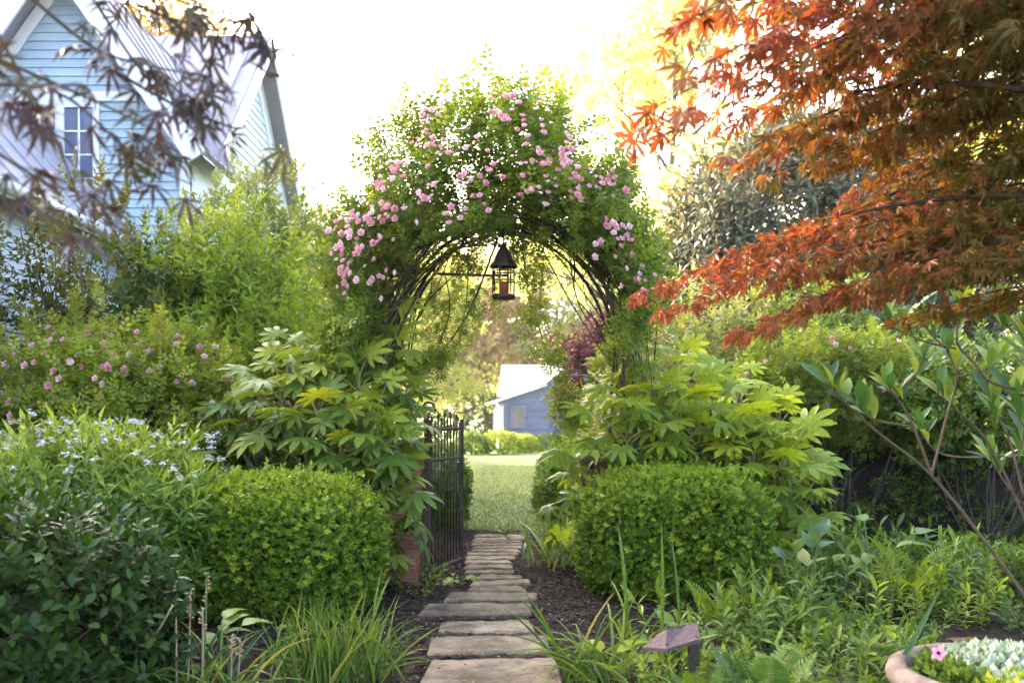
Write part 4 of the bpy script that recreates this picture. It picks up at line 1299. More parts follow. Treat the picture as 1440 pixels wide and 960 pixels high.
shrub('rose_bush', 'arching rose bush with scattered pink blooms on the left', 'rose bush', (-3.75, 8.9, 1.35), (1.35, .95, 1.05), 'l_rose', 2000, .21, 31, tm=RS, depth=.75, lump=.10, tint=(.4, .95), tops=.15, bloomn=150, shoots=16, nst=26, stem='cane')
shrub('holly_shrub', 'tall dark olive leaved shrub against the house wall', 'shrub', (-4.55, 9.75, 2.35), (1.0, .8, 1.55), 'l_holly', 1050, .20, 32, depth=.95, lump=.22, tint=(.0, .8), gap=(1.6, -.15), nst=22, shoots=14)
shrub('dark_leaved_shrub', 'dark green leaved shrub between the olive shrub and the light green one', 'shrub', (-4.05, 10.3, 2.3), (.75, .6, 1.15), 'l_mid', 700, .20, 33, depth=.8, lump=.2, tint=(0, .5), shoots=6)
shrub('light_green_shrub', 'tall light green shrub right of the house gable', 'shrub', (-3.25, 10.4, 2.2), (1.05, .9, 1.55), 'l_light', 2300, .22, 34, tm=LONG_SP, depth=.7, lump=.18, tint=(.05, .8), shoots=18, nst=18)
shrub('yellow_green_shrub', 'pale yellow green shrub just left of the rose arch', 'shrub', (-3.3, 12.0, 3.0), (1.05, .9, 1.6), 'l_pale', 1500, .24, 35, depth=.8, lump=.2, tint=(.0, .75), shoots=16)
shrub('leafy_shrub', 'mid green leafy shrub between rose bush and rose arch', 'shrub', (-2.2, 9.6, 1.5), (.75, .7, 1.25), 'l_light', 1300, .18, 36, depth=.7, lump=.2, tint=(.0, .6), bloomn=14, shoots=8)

# right hand middle ground
shrub('viburnum', 'shrub with small white flower clusters right of the arch', 'shrub', (3.0, 13.2, 1.9), (1.5, 1.0, 1.5), 'l_pale', 1700, .22, 41, depth=.7, lump=.2, tint=(.0, .9), shoots=10)
shrub('green_shrub', 'bright green shrub under the lowest red maple spray', 'shrub', (4.4, 12.6, 1.8), (1.3, .9, 1.5), 'l_mid', 1500, .24, 42, depth=.7, lump=.2, tint=(.1, .9), tops=.2, shoots=8)
shrub('rose_hedge', 'yellow green rose bush on the dark fence at right', 'rose bush', (3.7, 10.3, 1.75), (1.35, .55, .62), 'l_rose', 1300, .19, 43, tm=RS, depth=.6, lump=.14, tint=(.1, .65), bloomn=26, shoots=10)
shrub('arching_shrub', 'dark twiggy shrub beside the fence at the right edge', 'shrub', (5.0, 9.8, 1.6), (1.1, .6, .7), 'l_mid', 1100, .17, 44, depth=.9, lump=.2, tint=(.0, .8), nst=16, stem_r=.009)
shrub('pale_rose', 'pale flowered rose beside the lawn right of the shed', 'rose bush', (2.0, 17.5, 1.2), (.7, .7, 1.2), 'l_pale', 900, .2, 45, tm=RS, depth=.8, lump=.2, tint=(.3, 1), bloomn=26)
shrub('ivy_mass', 'dark ivy and leaves behind the right hand shrub', 'ivy', (2.3, 10.2, .5), (.5, .25, .6), 'l_mid', 600, .14, 46, depth=.6, tint=(0, .6))

shrub('fence_vine', 'thin leafy vine climbing the dark fence behind the bare stems', 'vine', (3.6, 10.3, .75), (1.7, .2, .75), 'l_mid', 1000, .12, 47, p=4, depth=.7, lump=.1, tint=(0, .7), gap=(2.2, -.1), nst=16, zmin=-.99, stem='cane', stem_r=.007)
shrub('edge_vine', 'tangled vine on the fence at the right picture edge', 'vine', (5.6, 10.3, .75), (1.3, .2, .8), 'l_mid', 700, .13, 48, p=4, depth=.7, lump=.1, tint=(0, .6), gap=(2.2, -.1), nst=10, zmin=-.99, stem='cane', stem_r=.007)
# lawn edge
def low_box(label, c, rad, n, seed, mat='l_box', size=.06, tint=(.05, .6)):
    t = thing('box_bush', label, 'bush', (c[0], c[1], 0), 'box bushes along the lawn')
    d = leafy_shell(tuft, n, c, rad, size, up=.5, rnd=.6, tint=tint, tops=.3, p=2.2, depth=.3, lump=.10, seed=seed, freq=5, zmin=-.9)
    stuff('foliage', d, [mat, 'twig'], t)


low_box('round box bush at the near right corner of the lawn', (.84, 12.6, .42), (.55, .6, .58), 2600, 51)
low_box('round box bush behind the first one right of the lawn', (1.02, 14.6, .42), (.66, .8, .72), 2400, 52)
low_box('box bush on the right of the lawn nearest the shed', (1.35, 17.5, .4), (.8, .9, .75), 1500, 53)
low_box('bush behind the open gate left of the lawn', (-.98, 12.3, .5), (.42, .7, .62), 2200, 54, 'l_mid')
low_box('big bush behind the gate far left of the lawn', (-1.75, 13.4, .6), (.8, .8, .8), 1400, 55, 'l_mid')
low_box('rounded green bush in front of the shed window', (-.45, 37, .25), (.85, .8, .62), 900, 56, 'l_light', .12)
low_box('rounded green bush left of the shed corner', (-1.65, 36.6, .25), (.75, .8, .58), 800, 57, 'l_mid', .12)
low_box('small yellow green bush under the shed wall', (.62, 38, .2), (.5, .6, .5), 600, 58, 'l_light', .12)
low_box('dark low bush at the right end of the shed wall', (1.6, 39.5, .2), (.8, .7, .5), 600, 59, 'l_mid', .12)


# --- trees
def tree(name, label, base, height, spread, mat, seed, lvl=3, leafn=9, leafs=.3, trunk_r=.2, nlimb=7, first=.3, tm=OV_SP, tint=(.1, .9), group=None, cat='tree', droop=0.0, scat=.35, bark='bark', lean=(0, 0), up=.35):
    t = thing(name, label, cat, base, group)
    rs = random.Random(seed)
    base = np.array(base, float)
    tm_b = MB(); tips = []

    def grow(p, d, L_, r_, lv):
        pts = [p]; dd = np.array(d, float)
        for k in range(4):
            dd = dd + np.array([rs.gauss(0, .13), rs.gauss(0, .13), rs.gauss(.03, .08) - droop * .1])
            dd /= np.linalg.norm(dd)
            pts.append(pts[-1] + dd * L_ / 4)
        tm_b.tube(pts, np.linspace(r_, r_ * .5, 5), 6 if lv > 1 else 4, cap=False)
        if lv <= 1:
            tips.extend(pts[2:]); 
        if lv > 0:
            for k in range(rs.choice((3, 4)) if lv > 1 else 3):
                tt = rs.uniform(.35, 1.0)
                i = min(3, int(tt * 4)); q_ = pts[i] + (pts[i + 1] - pts[i]) * (tt * 4 - i)
                nd = dd + np.array([rs.gauss(0, .65), rs.gauss(0, .65), rs.gauss(.12, .4)])
                nd /= np.linalg.norm(nd)
                grow(q_, nd, L_ * rs.uniform(.5, .7), r_ * .45, lv - 1)
    th_ = height * .85
    tp = [base + np.array([lean[0] * s_ + rs.gauss(0, .05) * height * .1, lean[1] * s_ + rs.gauss(0, .05) * height * .1, th_ * s_]) for s_ in np.linspace(0, 1, 7)]
    tp[0] = base
    tm_b.tube(tp, np.linspace(trunk_r, trunk_r * .25, 7), 10)
    for k in range(nlimb):
        s_ = first + (1 - first) * (k + .5) / nlimb
        i = min(5, int(s_ * 6)); q_ = tp[i] + (tp[i + 1] - tp[i]) * (s_ * 6 - i)
        a = R(k * 137.5 + rs.uniform(-25, 25))
        sp = spread * (1 - .55 * ((s_ - first) / (1 - first)) ** 2) * rs.uniform(.6, .85)
        d_ = np.array([math.cos(a), math.sin(a), up + .5 * s_]); d_ /= np.linalg.norm(d_)
        grow(q_, d_, sp, trunk_r * .42 * (1.2 - s_ * .6), lvl - 1)
    tm_b.build('trunk', bark, t, True)
    tips = np.array(tips)
    pos = np.repeat(tips, leafn, 0) + rng.normal(0, scat, (len(tips) * leafn, 3)) * np.array([1, 1, .7])
    ctr = base + np.array([lean[0], lean[1], height * .6])
    sets = []
    wh = rng.integers(0, len(tm), len(pos))
    tn = .5 + .5 * dir_noise(pos * (3.0 / height), seed, 2.0)
    for i, tt in enumerate(tm):
        s_ = wh == i; k = int(s_.sum())
        ax = (pos[s_] - ctr) / height + rv(k) * .7 + np.array([0, 0, .1 - droop])
        ti = tint[0] + (tint[1] - tint[0]) * np.clip(.5 * tn[s_] + .5 * rng.random(k), 0, 1)
        sets.append(inst(tt, frames(ax, roll=rng.uniform(-1.2, 1.2, k)), pos[s_], leafs * rng.uniform(.7, 1.3, k), ti))
    stuff('crown', join(sets), [mat, 'twig'], t)
    return t


BIG = [sprig(T_diamond(.26, .06, .1), 9, 1.0, .40, 65, 0, 300 + s_) for s_ in range(4)]
# tall airy yellow tree behind the arch
tree('yellow_tree', 'tall airy yellow green tree rising behind the rose arch', (6.6, 38, 0), 19, 8.0, 'l_yellow', 61, lvl=3, leafn=5, leafs=.75, trunk_r=.28, nlimb=12, first=.22, tm=BIG, scat=.75, tint=(.1, 1))
# golden trees behind the shed
for i, (x, y, h, sp, lab, mat) in enumerate(((-6.5, 58, 11, 5.5, 'golden leaved tree behind the shed, leftmost of the golden ones', 'l_gold'), (-1.8, 62, 10.5, 5.5, 'golden orange tree directly behind the shed roof', 'l_gold'),
                                             (3.2, 64, 13, 6, 'pale yellow tree right behind the shed', 'l_yellow'), (-12.5, 60, 12, 6, 'pale yellow tree far left behind the house corner', 'l_yellow'), (9.5, 60, 13, 6.5, 'light yellow tree beyond the purple maple', 'l_yellow'),
                                             (-4.6, 75, 15, 6.5, 'tall yellow tree farthest back between the golden trees', 'l_yellow'))):
    tree('golden_tree', lab, (x, y, 0), h, sp, mat, 70 + i, lvl=3, leafn=5, leafs=.9, trunk_r=.22, nlimb=10, first=.08, tm=BIG, scat=.7, group='backlit trees beyond the lawn', tint=(.0, 1))
shrub('boundary_hedge', 'dark hedge at the back of the lawn left of the shed', 'hedge', (-4.2, 52, 1.2), (4.2, .9, 1.7), 'l_mid', 1800, .42, 81, p=4, depth=.3, lump=.05, tint=(0, .6))
# purple maple beside the shed
tree('purple_maple', 'dark red purple maple standing in front of the shed', (2.95, 27, 0), 4.2, 1.9, 'l_purple', 83, lvl=3, leafn=8, leafs=.30, trunk_r=.09, nlimb=8, first=.25, scat=.25, tint=(0, 1))
# evergreen magnolia, right
shrub('magnolia_tree', 'broad evergreen magnolia with bronze backed leaves right of the arch', 'tree', (6.0, 17.5, 3.9), (3.1, 1.9, 3.15), 'l_magno', 5600, .43, 85, tm=LONG_SP, p=2.5, depth=.35, lump=.08, tint=(.0, 1.0), nst=40, zmin=-.8)
shrub('evergreen_tree', 'dark evergreen tree filling the gap behind the red maple', 'tree', (11.5, 19.5, 3.6), (3.6, 2.0, 4.2), 'l_light', 1500, .55, 86, tm=LONG_SP, p=2.2, depth=.5, lump=.15, tint=(.0, .8))
tree('backlit_tree', 'yellow leaved tree showing through the red maple at the right edge', (21, 34, 0), 17, 8, 'l_yellow', 87, lvl=3, leafn=5, leafs=.8, trunk_r=.3, nlimb=10, first=.15, tm=BIG, scat=.8)
tree('distant_tree', 'pale yellow tree peeking above the house ridge', (-11.5, 27, 0), 14.5, 4.2, 'l_gold', 88, lvl=3, leafn=5, leafs=.6, trunk_r=.2, nlimb=9, first=.3, tm=BIG, scat=.55)
tree('shade_tree', 'leafy yellow green tree behind the left side of the arch', (-4.6, 33, 0), 8.0, 3.8, 'l_yellow', 89, lvl=3, leafn=5, leafs=.5, trunk_r=.16, nlimb=9, first=.15, tm=BIG, scat=.5)

tree('lawn_shading_tree', 'light green tree added behind the house corner to shade the lawn', (-8.6, 27.5, 0), 8.5, 3.6, 'l_light', 90, lvl=3, leafn=6, leafs=.5, trunk_r=.14, nlimb=9, first=.12, tm=BIG, scat=.45)  # added, mostly hidden by the house; casts shade on the near lawn
tree('far_shading_tree', 'rounded green tree added far left to shade the lawn', (-14.5, 43, 0), 10.5, 5.0, 'l_light', 91, lvl=3, leafn=6, leafs=.65, trunk_r=.2, nlimb=10, first=.12, tm=BIG, scat=.6)  # second added tree, shades the lawn farther back

# --- the red Japanese maple on the right: long layered sprays from a trunk outside the picture
mp = thing('red_maple', 'red and orange Japanese maple reaching in from the upper right', 'tree', (4.6, 3.9, 0))
MB().tube(smooth_path([(4.6, 3.9, 0), (4.5, 3.9, .8), (4.2, 3.95, 1.6), (4.0, 4.0, 2.4), (3.9, 4.1, 3.4)], 12), np.linspace(.13, .06, len(smooth_path([(0, 0, 0)] * 5, 12))), 10).build('trunk', 'bark', mp, True)
mlv = []
for v in range(4):
    r0 = random.Random(400 + v)
    lobes = [(-112, .34), (-75, .62), (-38, .88), (0, 1.0), (38, .88), (75, .62), (112, .34)]
    mlv.append(T_palm(lobes, .125, .26, droop=r0.uniform(.15, .55), fold=.05, jit=.08, rs=r0))
mleaf_me = [mk_mesh('leaf', t_[0], t_[1], 'l_maple', None, t_[2] + ti) for t_ in mlv for ti in (.15, .45, .75, .95)]
leafs = []     # pos, axis, size, tint


def spray(tip, Y, start, Ys, sz, k, dens=1.0, red=.5, sag=.12, wid=.30):
    a, b = P(*start, Ys), P(*tip, Y)
    mid = (a + b) / 2 + np.array([0, 0, sag])
    cvp = bez(a, mid, b, 14)
    MB().tube(cvp, np.linspace(.007, .002, 14), 5).build('branch', 'cane', mp, True)
    L_ = np.linalg.norm(b - a)
    tdir = (b - a) / L_
    for i in range(int(k * dens)):
        t = 1 - .85 * (random.random() ** 1.2)
        j = min(12, int(t * 13)); q_ = cvp[j] + (cvp[j + 1] - cvp[j]) * (t * 13 - j)
        sd = random.choice((-1, 1))
        off = np.array([random.gauss(0, .3) * wid * .4, sd * random.random() * wid, -.10 * random.random() + random.gauss(0, .03)]) * (1.1 - .75 * t)
        ax = tdir * .8 + np.array([random.gauss(0, .35), sd * random.uniform(.1, .9), -.25 + random.gauss(0, .42)])
        leafs.append((q_ + off, ax, sz * random.uniform(.55, 1.25), np.clip(red + (t - .6) * .45 + random.gauss(0, .12), 0, 1)))


UP = [((884, 200), 3.2, (1500, -60)), ((935, 45), 3.1, (1500, -160)), ((905, 160), 3.3, (1480, -80)), ((960, 105), 3.3, (1500, -90)), ((975, -5), 3.1, (1500, -200)), ((1010, 25), 3.5, (1520, -100)),
      ((1030, 150), 3.6, (1520, 20)), ((1062, 205), 3.9, (1520, 60)), ((1015, 232), 3.9, (1480, 120)), ((1105, 110), 3.5, (1540, -20)), ((1120, 185), 3.9, (1540, 80)), ((1180, 60), 3.5, (1560, -60)), ((1200, 150), 3.8, (1560, 60)),
      ((1240, 210), 4.1, (1580, 140)), ((1280, 90), 3.7, (1580, 0)), ((1300, 240), 4.2, (1600, 170)), ((1330, 160), 4.0, (1600, 80)), ((1100, 10), 3.2, (1540, -120)), ((1220, 0), 3.3, (1560, -120)), ((1380, 60), 3.5, (1650, 0)), ((1370, 240), 4.0, (1650, 190)), ((1340, 10), 3.4, (1640, -60)),
      ((1160, 225), 4.2, (1560, 140)), ((1050, 70), 3.3, (1540, -60)), ((1150, 110), 3.9, (1560, 20)), ((1250, 140), 4.2, (1580, 80)), ((1400, 150), 4.0, (1680, 120)), ((1270, 30), 3.9, (1600, -40))]
LO = [((892, 415), 4.3, (1500, 250)), ((925, 440), 4.2, (1480, 300)), ((985, 375), 4.4, (1500, 240)), ((1005, 400), 4.2, (1500, 260)), ((1035, 470), 4.1, (1500, 330)), ((1060, 350), 4.5, (1520, 220)), ((1080, 400), 4.2, (1540, 290)),
      ((1105, 440), 4.0, (1540, 330)), ((1130, 335), 4.5, (1560, 240)), ((1165, 380), 4.2, (1560, 290)), ((1190, 300), 4.6, (1560, 210)), ((1215, 420), 4.0, (1580, 350)), ((1235, 345), 4.2, (1580, 280)), ((1270, 300), 4.4, (1600, 230)),
      ((1300, 400), 4.0, (1620, 350)), ((1330, 330), 4.2, (1640, 280)), ((1380, 290), 4.3, (1660, 250)), ((1390, 380), 4.0, (1680, 340)), ((1150, 430), 4.4, (1560, 350)), ((1270, 450), 4.5, (1600, 400)), ((1350, 440), 4.5, (1640, 400)), ((1200, 270), 4.7, (1560, 180)), ((1410, 330), 4.3, (1690, 300)), ((1250, 380), 4.6, (1600, 320))]
for tip, Y, st in UP:
    spray(tip, Y, st, Y + .6, .078 if tip[0] < 1030 else .070, 62 if tip[0] < 1030 else 130, red=.70 if tip[0] < 1060 else .42 if tip[0] < 1250 else .20, wid=.30 if tip[0] < 1030 else .5)
for tip, Y, st in LO:
    spray(tip, Y, st, Y + .3, .056, 160, red=.74 if tip[0] < 1060 else .52 if tip[0] < 1230 else .28, sag=.16, wid=.5)
for tip, Y, st in UP[6:]:
    spray((tip[0] + random.uniform(20, 90), tip[1] + random.uniform(-35, 35)), Y + random.uniform(.1, .5), st, Y + .8, .062, 80, red=.34 if tip[0] < 1200 else .16, wid=.5)
for a, b, Y in ((1440, 0, 3.6), (1440, 260, 4.1), (1450, 330, 4.2), (1430, 90, 3.8)):
    MB().tube(bez(np.array([4.0, 4.0, 2.2]), P(1500, b - 30, Y + .1), P(1200, b + 40, Y), 12), np.linspace(.03, .006, 12), 6).build('branch', 'cane', mp, True)
random.shuffle(leafs)
lp_ = np.array([l[0] for l in leafs]); la = np.array([l[1] for l in leafs]); lsz = np.array([l[2] for l in leafs]); lt = np.array([l[3] for l in leafs])
lfr = frames(la, np.array([0, -.25, 1.0]), rng.normal(0, .75, len(la)))
order = np.argsort(lp_[:, 1] / lsz + np.where((lp_[:, 0] / lp_[:, 1] * F + CX > 1440), 1e3, 0) + rng.uniform(0, 12, len(lp_)))
near, far_ = order[:300], order[300:]
items = []; mes = []
for i in near:
    mes.append(mleaf_me[(i % 4) * 4 + int(min(3, lt[i] * 3.99))]); items.append((lp_[i], lfr[i], lsz[i]))
place(mp, 'leaf', mes, items)
sets = [inst(lite_palm(mlv[v]), lfr[far_[far_ % 4 == v]], lp_[far_[far_ % 4 == v]], lsz[far_[far_ % 4 == v]], lt[far_[far_ % 4 == v]] + rng.normal(0, .1, (far_ % 4 == v).sum())) for v in range(4)]
stuff('foliage', join(sets), ['l_maple'], mp)

# --- bronze maple twigs hanging in from the upper left, close to the camera
bm = thing('bronze_maple', 'bronze leaved maple twigs hanging close in the upper left corner', 'tree', (-2.9, 1.6, 0))
MB().tube(smooth_path([(-2.9, 1.6, 0), (-2.85, 1.65, 1.0), (-2.7, 1.8, 2.0), (-2.5, 2.0, 3.0)], 10), np.linspace(.09, .04, len(smooth_path([(0, 0, 0)] * 4, 10))), 9).build('trunk', 'bark', bm, True)
thin = []
for v in range(4):
    r0 = random.Random(500 + v)
    thin.append(T_palm([(-100, .4), (-66, .7), (-33, .92), (0, 1.0), (33, .92), (66, .7), (100, .4)], .075, .2, droop=r0.uniform(.2, .7), fold=.03, jit=.12, rs=r0))
bmes = [mk_mesh('leaf', t_[0], t_[1], 'l_maple2', None, t_[2] + ti) for t_ in thin for ti in (.2, .5, .8)]
items = []
TW = [([(-60, -60), (20, 90), (75, 190), (130, 330)], 2.0, 12), ([(-20, -60), (120, 60), (200, 90), (300, 110)], 2.1, 16), ([(60, -80), (200, 10), (300, 40), (380, 45)], 2.2, 22), ([(150, -60), (270, 60), (300, 130), (275, 170)], 2.1, 16),
      ([(-60, 60), (60, 110), (150, 150), (230, 190)], 1.9, 13), ([(-60, 120), (80, 130), (190, 220), (270, 260)], 2.0, 18), ([(-60, 180), (20, 230), (70, 260), (110, 270)], 1.8, 16), ([(100, -50), (170, 60), (230, 160), (180, 240)], 2.1, 18),
      ([(200, -70), (330, -10), (370, 60), (400, 70)], 2.3, 14), ([(-60, 40), (10, 110), (40, 140)], 1.7, 5), ([(160, 100), (250, 150), (330, 180), (345, 175)], 2.2, 9), ([(150, -60), (250, 0), (330, 20), (360, 15)], 2.2, 16)]
for pts, Y, k in TW:
    sm = smooth_path([P(a, b, Y + .05 * i) for i, (a, b) in enumerate(pts)], 18)
    MB().tube(sm, np.linspace(.005, .0018, len(sm)), 5).build('twig', 'cane', bm, True)
    for j in range(k):
        i = int(len(sm) * (1 - .7 * random.random() ** 1.1)) - 1
        q_ = sm[i] + np.array([random.gauss(0, .04), random.gauss(0, .05), random.gauss(-.015, .03)])
        axv = np.array([[random.gauss(.25, .6), random.gauss(-.1, .5), random.gauss(-.45, .35)]])
        items.append((q_, frames(axv, np.array([.1, -.5, 1.0]), np.array([random.gauss(0, .5)]))[0], random.uniform(.055, .085)))
random.shuffle(items)
place(bm, 'leaf', bmes, items[:300])

for tr_, c_, r_, mt_ in ((mp, (5.6, 1.6, 3.3), (2.9, 2.4, 1.9), 'l_maple'), (bm, (-4.6, .0, 3.2), (2.7, 2.2, 1.9), 'l_maple2')):
    d = leafy_shell(BIG, 1500, c_, r_, .34, up=.1, rnd=.9, tint=(.1, .8), p=2, depth=.8, lump=.15, seed=95)
    # unseen crown masses added to block sky light from the camera side
    stuff('crown', d, [mt_, 'twig'], tr_)

# --- long leaved shrub (right), bare stems with whorls of big leaves
rh = thing('long_leaved_shrub', 'sparse shrub with bare stems and whorls of long leaves at right', 'shrub', (3.62, 6.2, 0))
rl = T_long(.15, 6, .05, .22, prof=lambda y: max(.04, math.sin(math.pi * min(1, y) ** 1.35) ** .85))
rmes = [mk_mesh('leaf', T_[0], T_[1], 'l_rhodo', None, T_[2] + ti) for T_ in (rl, T_long(.17, 6, .06, .05, prof=lambda y: max(.04, math.sin(math.pi * min(1, y) ** 1.35) ** .85)), T_long(.14, 6, .05, .4, prof=lambda y: max(.04, math.sin(math.pi * min(1, y) ** 1.35) ** .85))) for ti in (.3, .55, .85)]
items = []
STEMS = [([(1450, 850), (1392, 770), (1310, 668), (1235, 608), (1165, 545)], 6.2, .013, 7, .26), ([(1310, 668), (1285, 600), (1262, 560), (1245, 545)], 6.1, .010, 6, .22), ([(1310, 668), (1330, 590), (1345, 530), (1330, 490)], 6.2, .010, 6, .22),
         ([(1262, 560), (1290, 520), (1300, 500)], 6.1, .007, 6, .2), ([(1470, 800), (1400, 640), (1350, 580), (1320, 555)], 6.4, .010, 5, .22), ([(1500, 560), (1400, 540), (1370, 510), (1345, 480), (1352, 440), (1355, 425)], 5.6, .010, 8, .24),
         ([(1345, 490), (1300, 480), (1265, 465), (1245, 458)], 5.6, .007, 6, .26), ([(1500, 500), (1430, 470), (1405, 440), (1400, 430)], 5.5, .008, 6, .23), ([(1480, 380), (1440, 345), (1400, 400), (1370, 450)], 5.4, .007, 0, .2), ([(1440, 700), (1420, 620), (1400, 580), (1395, 560)], 5.8, .008, 6, .24),
         ([(1480, 640), (1440, 600), (1425, 560)], 5.6, .008, 6, .24), ([(1500, 760), (1430, 700), (1390, 640)], 6.6, .008, 6, .22), ([(1330, 490), (1310, 470), (1300, 455)], 5.9, .006, 5, .2), ([(1440, 640), (1330, 640), (1290, 600)], 6.8, .008, 5, .2), ([(1500, 460), (1420, 420), (1390, 395), (1375, 380)], 5.6, .007, 7, .25), ([(1480, 520), (1450, 500), (1440, 470)], 5.2, .007, 7, .25), ([(1345, 530), (1385, 520), (1410, 500)], 6.0, .006, 6, .22), ([(1400, 640), (1430, 640), (1440, 610)], 6.0, .006, 6, .22), ([(1285, 600), (1230, 590), (1205, 570)], 6.1, .006, 6, .2)]
for pts, Y, r0, k, ls in STEMS:
    k = k + 3 if k else 0; ls = ls * .94
    sm = smooth_path([P(a, b, Y) for i, (a, b) in enumerate(pts)], 18)
    MB().tube(sm, np.linspace(r0, max(.004, r0 * .5), len(sm)), 7).build('stem', 'twig', rh, True)
    d_ = sm[-1] - sm[-3]; d_ /= np.linalg.norm(d_)
    for j in range(k):
        a = R(j * 137.5 + random.uniform(-20, 20)); e = random.uniform(.35, .95)
        side = np.array([math.cos(a), math.sin(a), 0]) * e
        axv = (d_ * .5 + np.array([0, 0, .75]) + side)[None]
        items.append((sm[-1] - d_ * .02 * j, frames(axv, np.array([0, -.5, .8]) - side * .6)[0], ls * random.uniform(.75, 1.2)))
place(rh, 'leaf', rmes, items)
MB().tube([P(1450, 850, 6.2), (3.62, 6.2, 0)], [.013, .02], 7).build('stem', 'twig', rh, True)

# ================================================================== LOW PLANTS
def blade_mesh(w, droop, mat, ti, n=7, fold=.02):
    """strap leaf that rises and arches over; unit length along +Y then falling"""
    V = []; Fc = []
    y = z = 0.0; a = 0.0
    for i in range(n + 1):
        t = i / n
        ww = w * (min(1, .55 + t * 1.6)) * (1 - t ** 3.2) + .001
        V += [[-ww, y, z + fold * ww / w], [0, y, z], [ww, y, z + fold * ww / w]]
        a = droop * t ** 1.5
        y += math.cos(a) / n; z -= math.sin(a) / n
    for i in range(n):
        p_, c = 3 * i, 3 * i + 3
        Fc += [[p_, p_ + 1, c + 1], [p_, c + 1, c], [p_ + 1, p_ + 2, c + 2], [p_ + 1, c + 2, c + 1]]
    return mk_mesh('blade', np.array(V), np.array(Fc), mat, None, np.full(len(V), ti))


def strap_clump(name, label, base, n, length, w, mat='l_strap', el=(55, 85), droop=(.3, 1.6), spread=.12, seed=0, az=None, cat='plant', extra=()):
    t = thing(name, label, cat, (base[0], base[1], 0.01))
    rs = random.Random(seed)
    ms = [blade_mesh(w, d_, mat, ti) for d_ in np.linspace(droop[0], droop[1], 4) for ti in (.25, .5, .75)]
    items = []
    for k in range(n):
        a = R(rs.uniform(0, 360)) if az is None else R(rs.gauss(az[0], az[1]))
        e = R(rs.uniform(*el))
        axv = np.array([[math.cos(e) * math.cos(a), math.cos(e) * math.sin(a), math.sin(e)]])
        p_ = np.array([base[0] + rs.gauss(0, spread), base[1] + rs.gauss(0, spread), 0.01])
        items.append((p_, frames(axv, np.array([-axv[0][0], -axv[0][1], .6]))[0], length * rs.uniform(.65, 1.1)))
    for (p_, tip, L_) in extra:
        d_ = np.array(tip) - np.array(p_)
        items.append((np.array(p_), frames(d_[None], np.array([0, -1, .5]))[0], L_ or np.linalg.norm(d_)))
    rs.shuffle(ms)
    place(t, 'blade', ms, items)
    return t


HP = lambda y: max(.02, math.sin(math.pi * min(1, y) ** .72) ** .9 * (1 - .25 * y))
HB = [T_long(.32, 7, .10, .30, prof=HP, wave=.02), T_long(.26, 7, .09, .5, prof=HP, wave=.015)]


def broad_clump(name, label, base, n, size, stalk, mat, seed=0, spread=.1, el=(35, 80), cat='plant'):
    """basal broad leaves on stalks"""
    t = thing(name, label, cat, (base[0], base[1], 0.01))
    rs = random.Random(seed)
    ms = []
    for bl in HB:
        for q in range(3):
            L_ = stalk / size * rs.uniform(.7, 1.2)
            st = tube_arr(bez((0, 0, 0), (0, L_ * .4, L_ * .1), (0, L_, 0), 5), np.linspace(.028, .02, 5), 3)
            Rm = np.array(Matrix.Rotation(-R(rs.uniform(25, 60)), 3, 'X'))
            d = compose([(bl, Rm, (0, L_, 0), 1, .5 + rs.uniform(-.2, .2), 0), ((st[0], st[1], np.zeros(len(st[0])), np.zeros(len(st[1]), int)), np.eye(3), (0, 0, 0), 1, .5, 1)])
            ms.append(mk_mesh('leaf', d[0], d[1], [mat, 'stem'], d[3], d[2]))
    items = []
    for k in range(n):
        a = R(k * 137.5 + rs.uniform(-25, 25)); e = R(rs.uniform(*el))
        axv = np.array([[math.cos(e) * math.cos(a), math.cos(e) * math.sin(a), math.sin(e)]])
        items.append((np.array([base[0] + rs.gauss(0, spread), base[1] + rs.gauss(0, spread), .01]), frames(axv, np.array([-axv[0][0] * .3, -axv[0][1] * .3 - .2, 1]))[0], size * rs.uniform(.7, 1.2)))
    place(t, 'leaf', ms, items)
    return t


def fern(label, base, n, length, seed=0, mat='l_mid', el=(40, 75), cat='fern'):
    t = thing('fern', label, cat, (base[0], base[1], 0.01))
    rs = random.Random(seed)
    ms = []
    for q in range(3):
        parts = []
        curve = bez((0, 0, 0), (0, .55, .0), (0, .95, -.18 - .12 * q), 20)
        st = tube_arr(curve[::3], .006, 3)
        parts.append(((st[0], st[1], np.zeros(len(st[0])), np.zeros(len(st[1]), int)), np.eye(3), (0, 0, 0), 1, .5, 1))
        lf = T_diamond(.16, .03, .12)
        for i in range(3, 20):
            tt = i / 19; ln_ = .24 * math.sin(math.pi * (.12 + .86 * tt)) + .02
            for s_ in (-1, 1):
                parts.append((lf, frames(np.array([[s_, .45, -.08]]))[0], curve[i], ln_, .45 + rs.uniform(-.1, .1), 0))
        d = compose(parts); ms.append(mk_mesh('frond', d[0], d[1], [mat, 'stem'], d[3], d[2]))
    items = []
    for k in range(n):
        a = R(k * 137.5 + rs.uniform(-20, 20)); e = R(rs.uniform(*el))
        axv = np.array([[math.cos(e) * math.cos(a), math.cos(e) * math.sin(a), math.sin(e)]])
        items.append((np.array([base[0] + rs.gauss(0, .02), base[1] + rs.gauss(0, .02), .01]), frames(axv, np.array([-axv[0][0], -axv[0][1], 1]))[0], length * rs.uniform(.75, 1.15)))
    place(t, 'frond', ms, items)
    return t


LANCE = T_long(.13, 3, .04, .3)
PER = [sprig(LANCE, 20, .40, .105, 66, .005, 600 + s_) for s_ in range(3)]
PER2 = [sprig(T_ovate(.32, .06, .15), 18, .30, .065, 64, .004, 620 + s_) for s_ in range(3)]


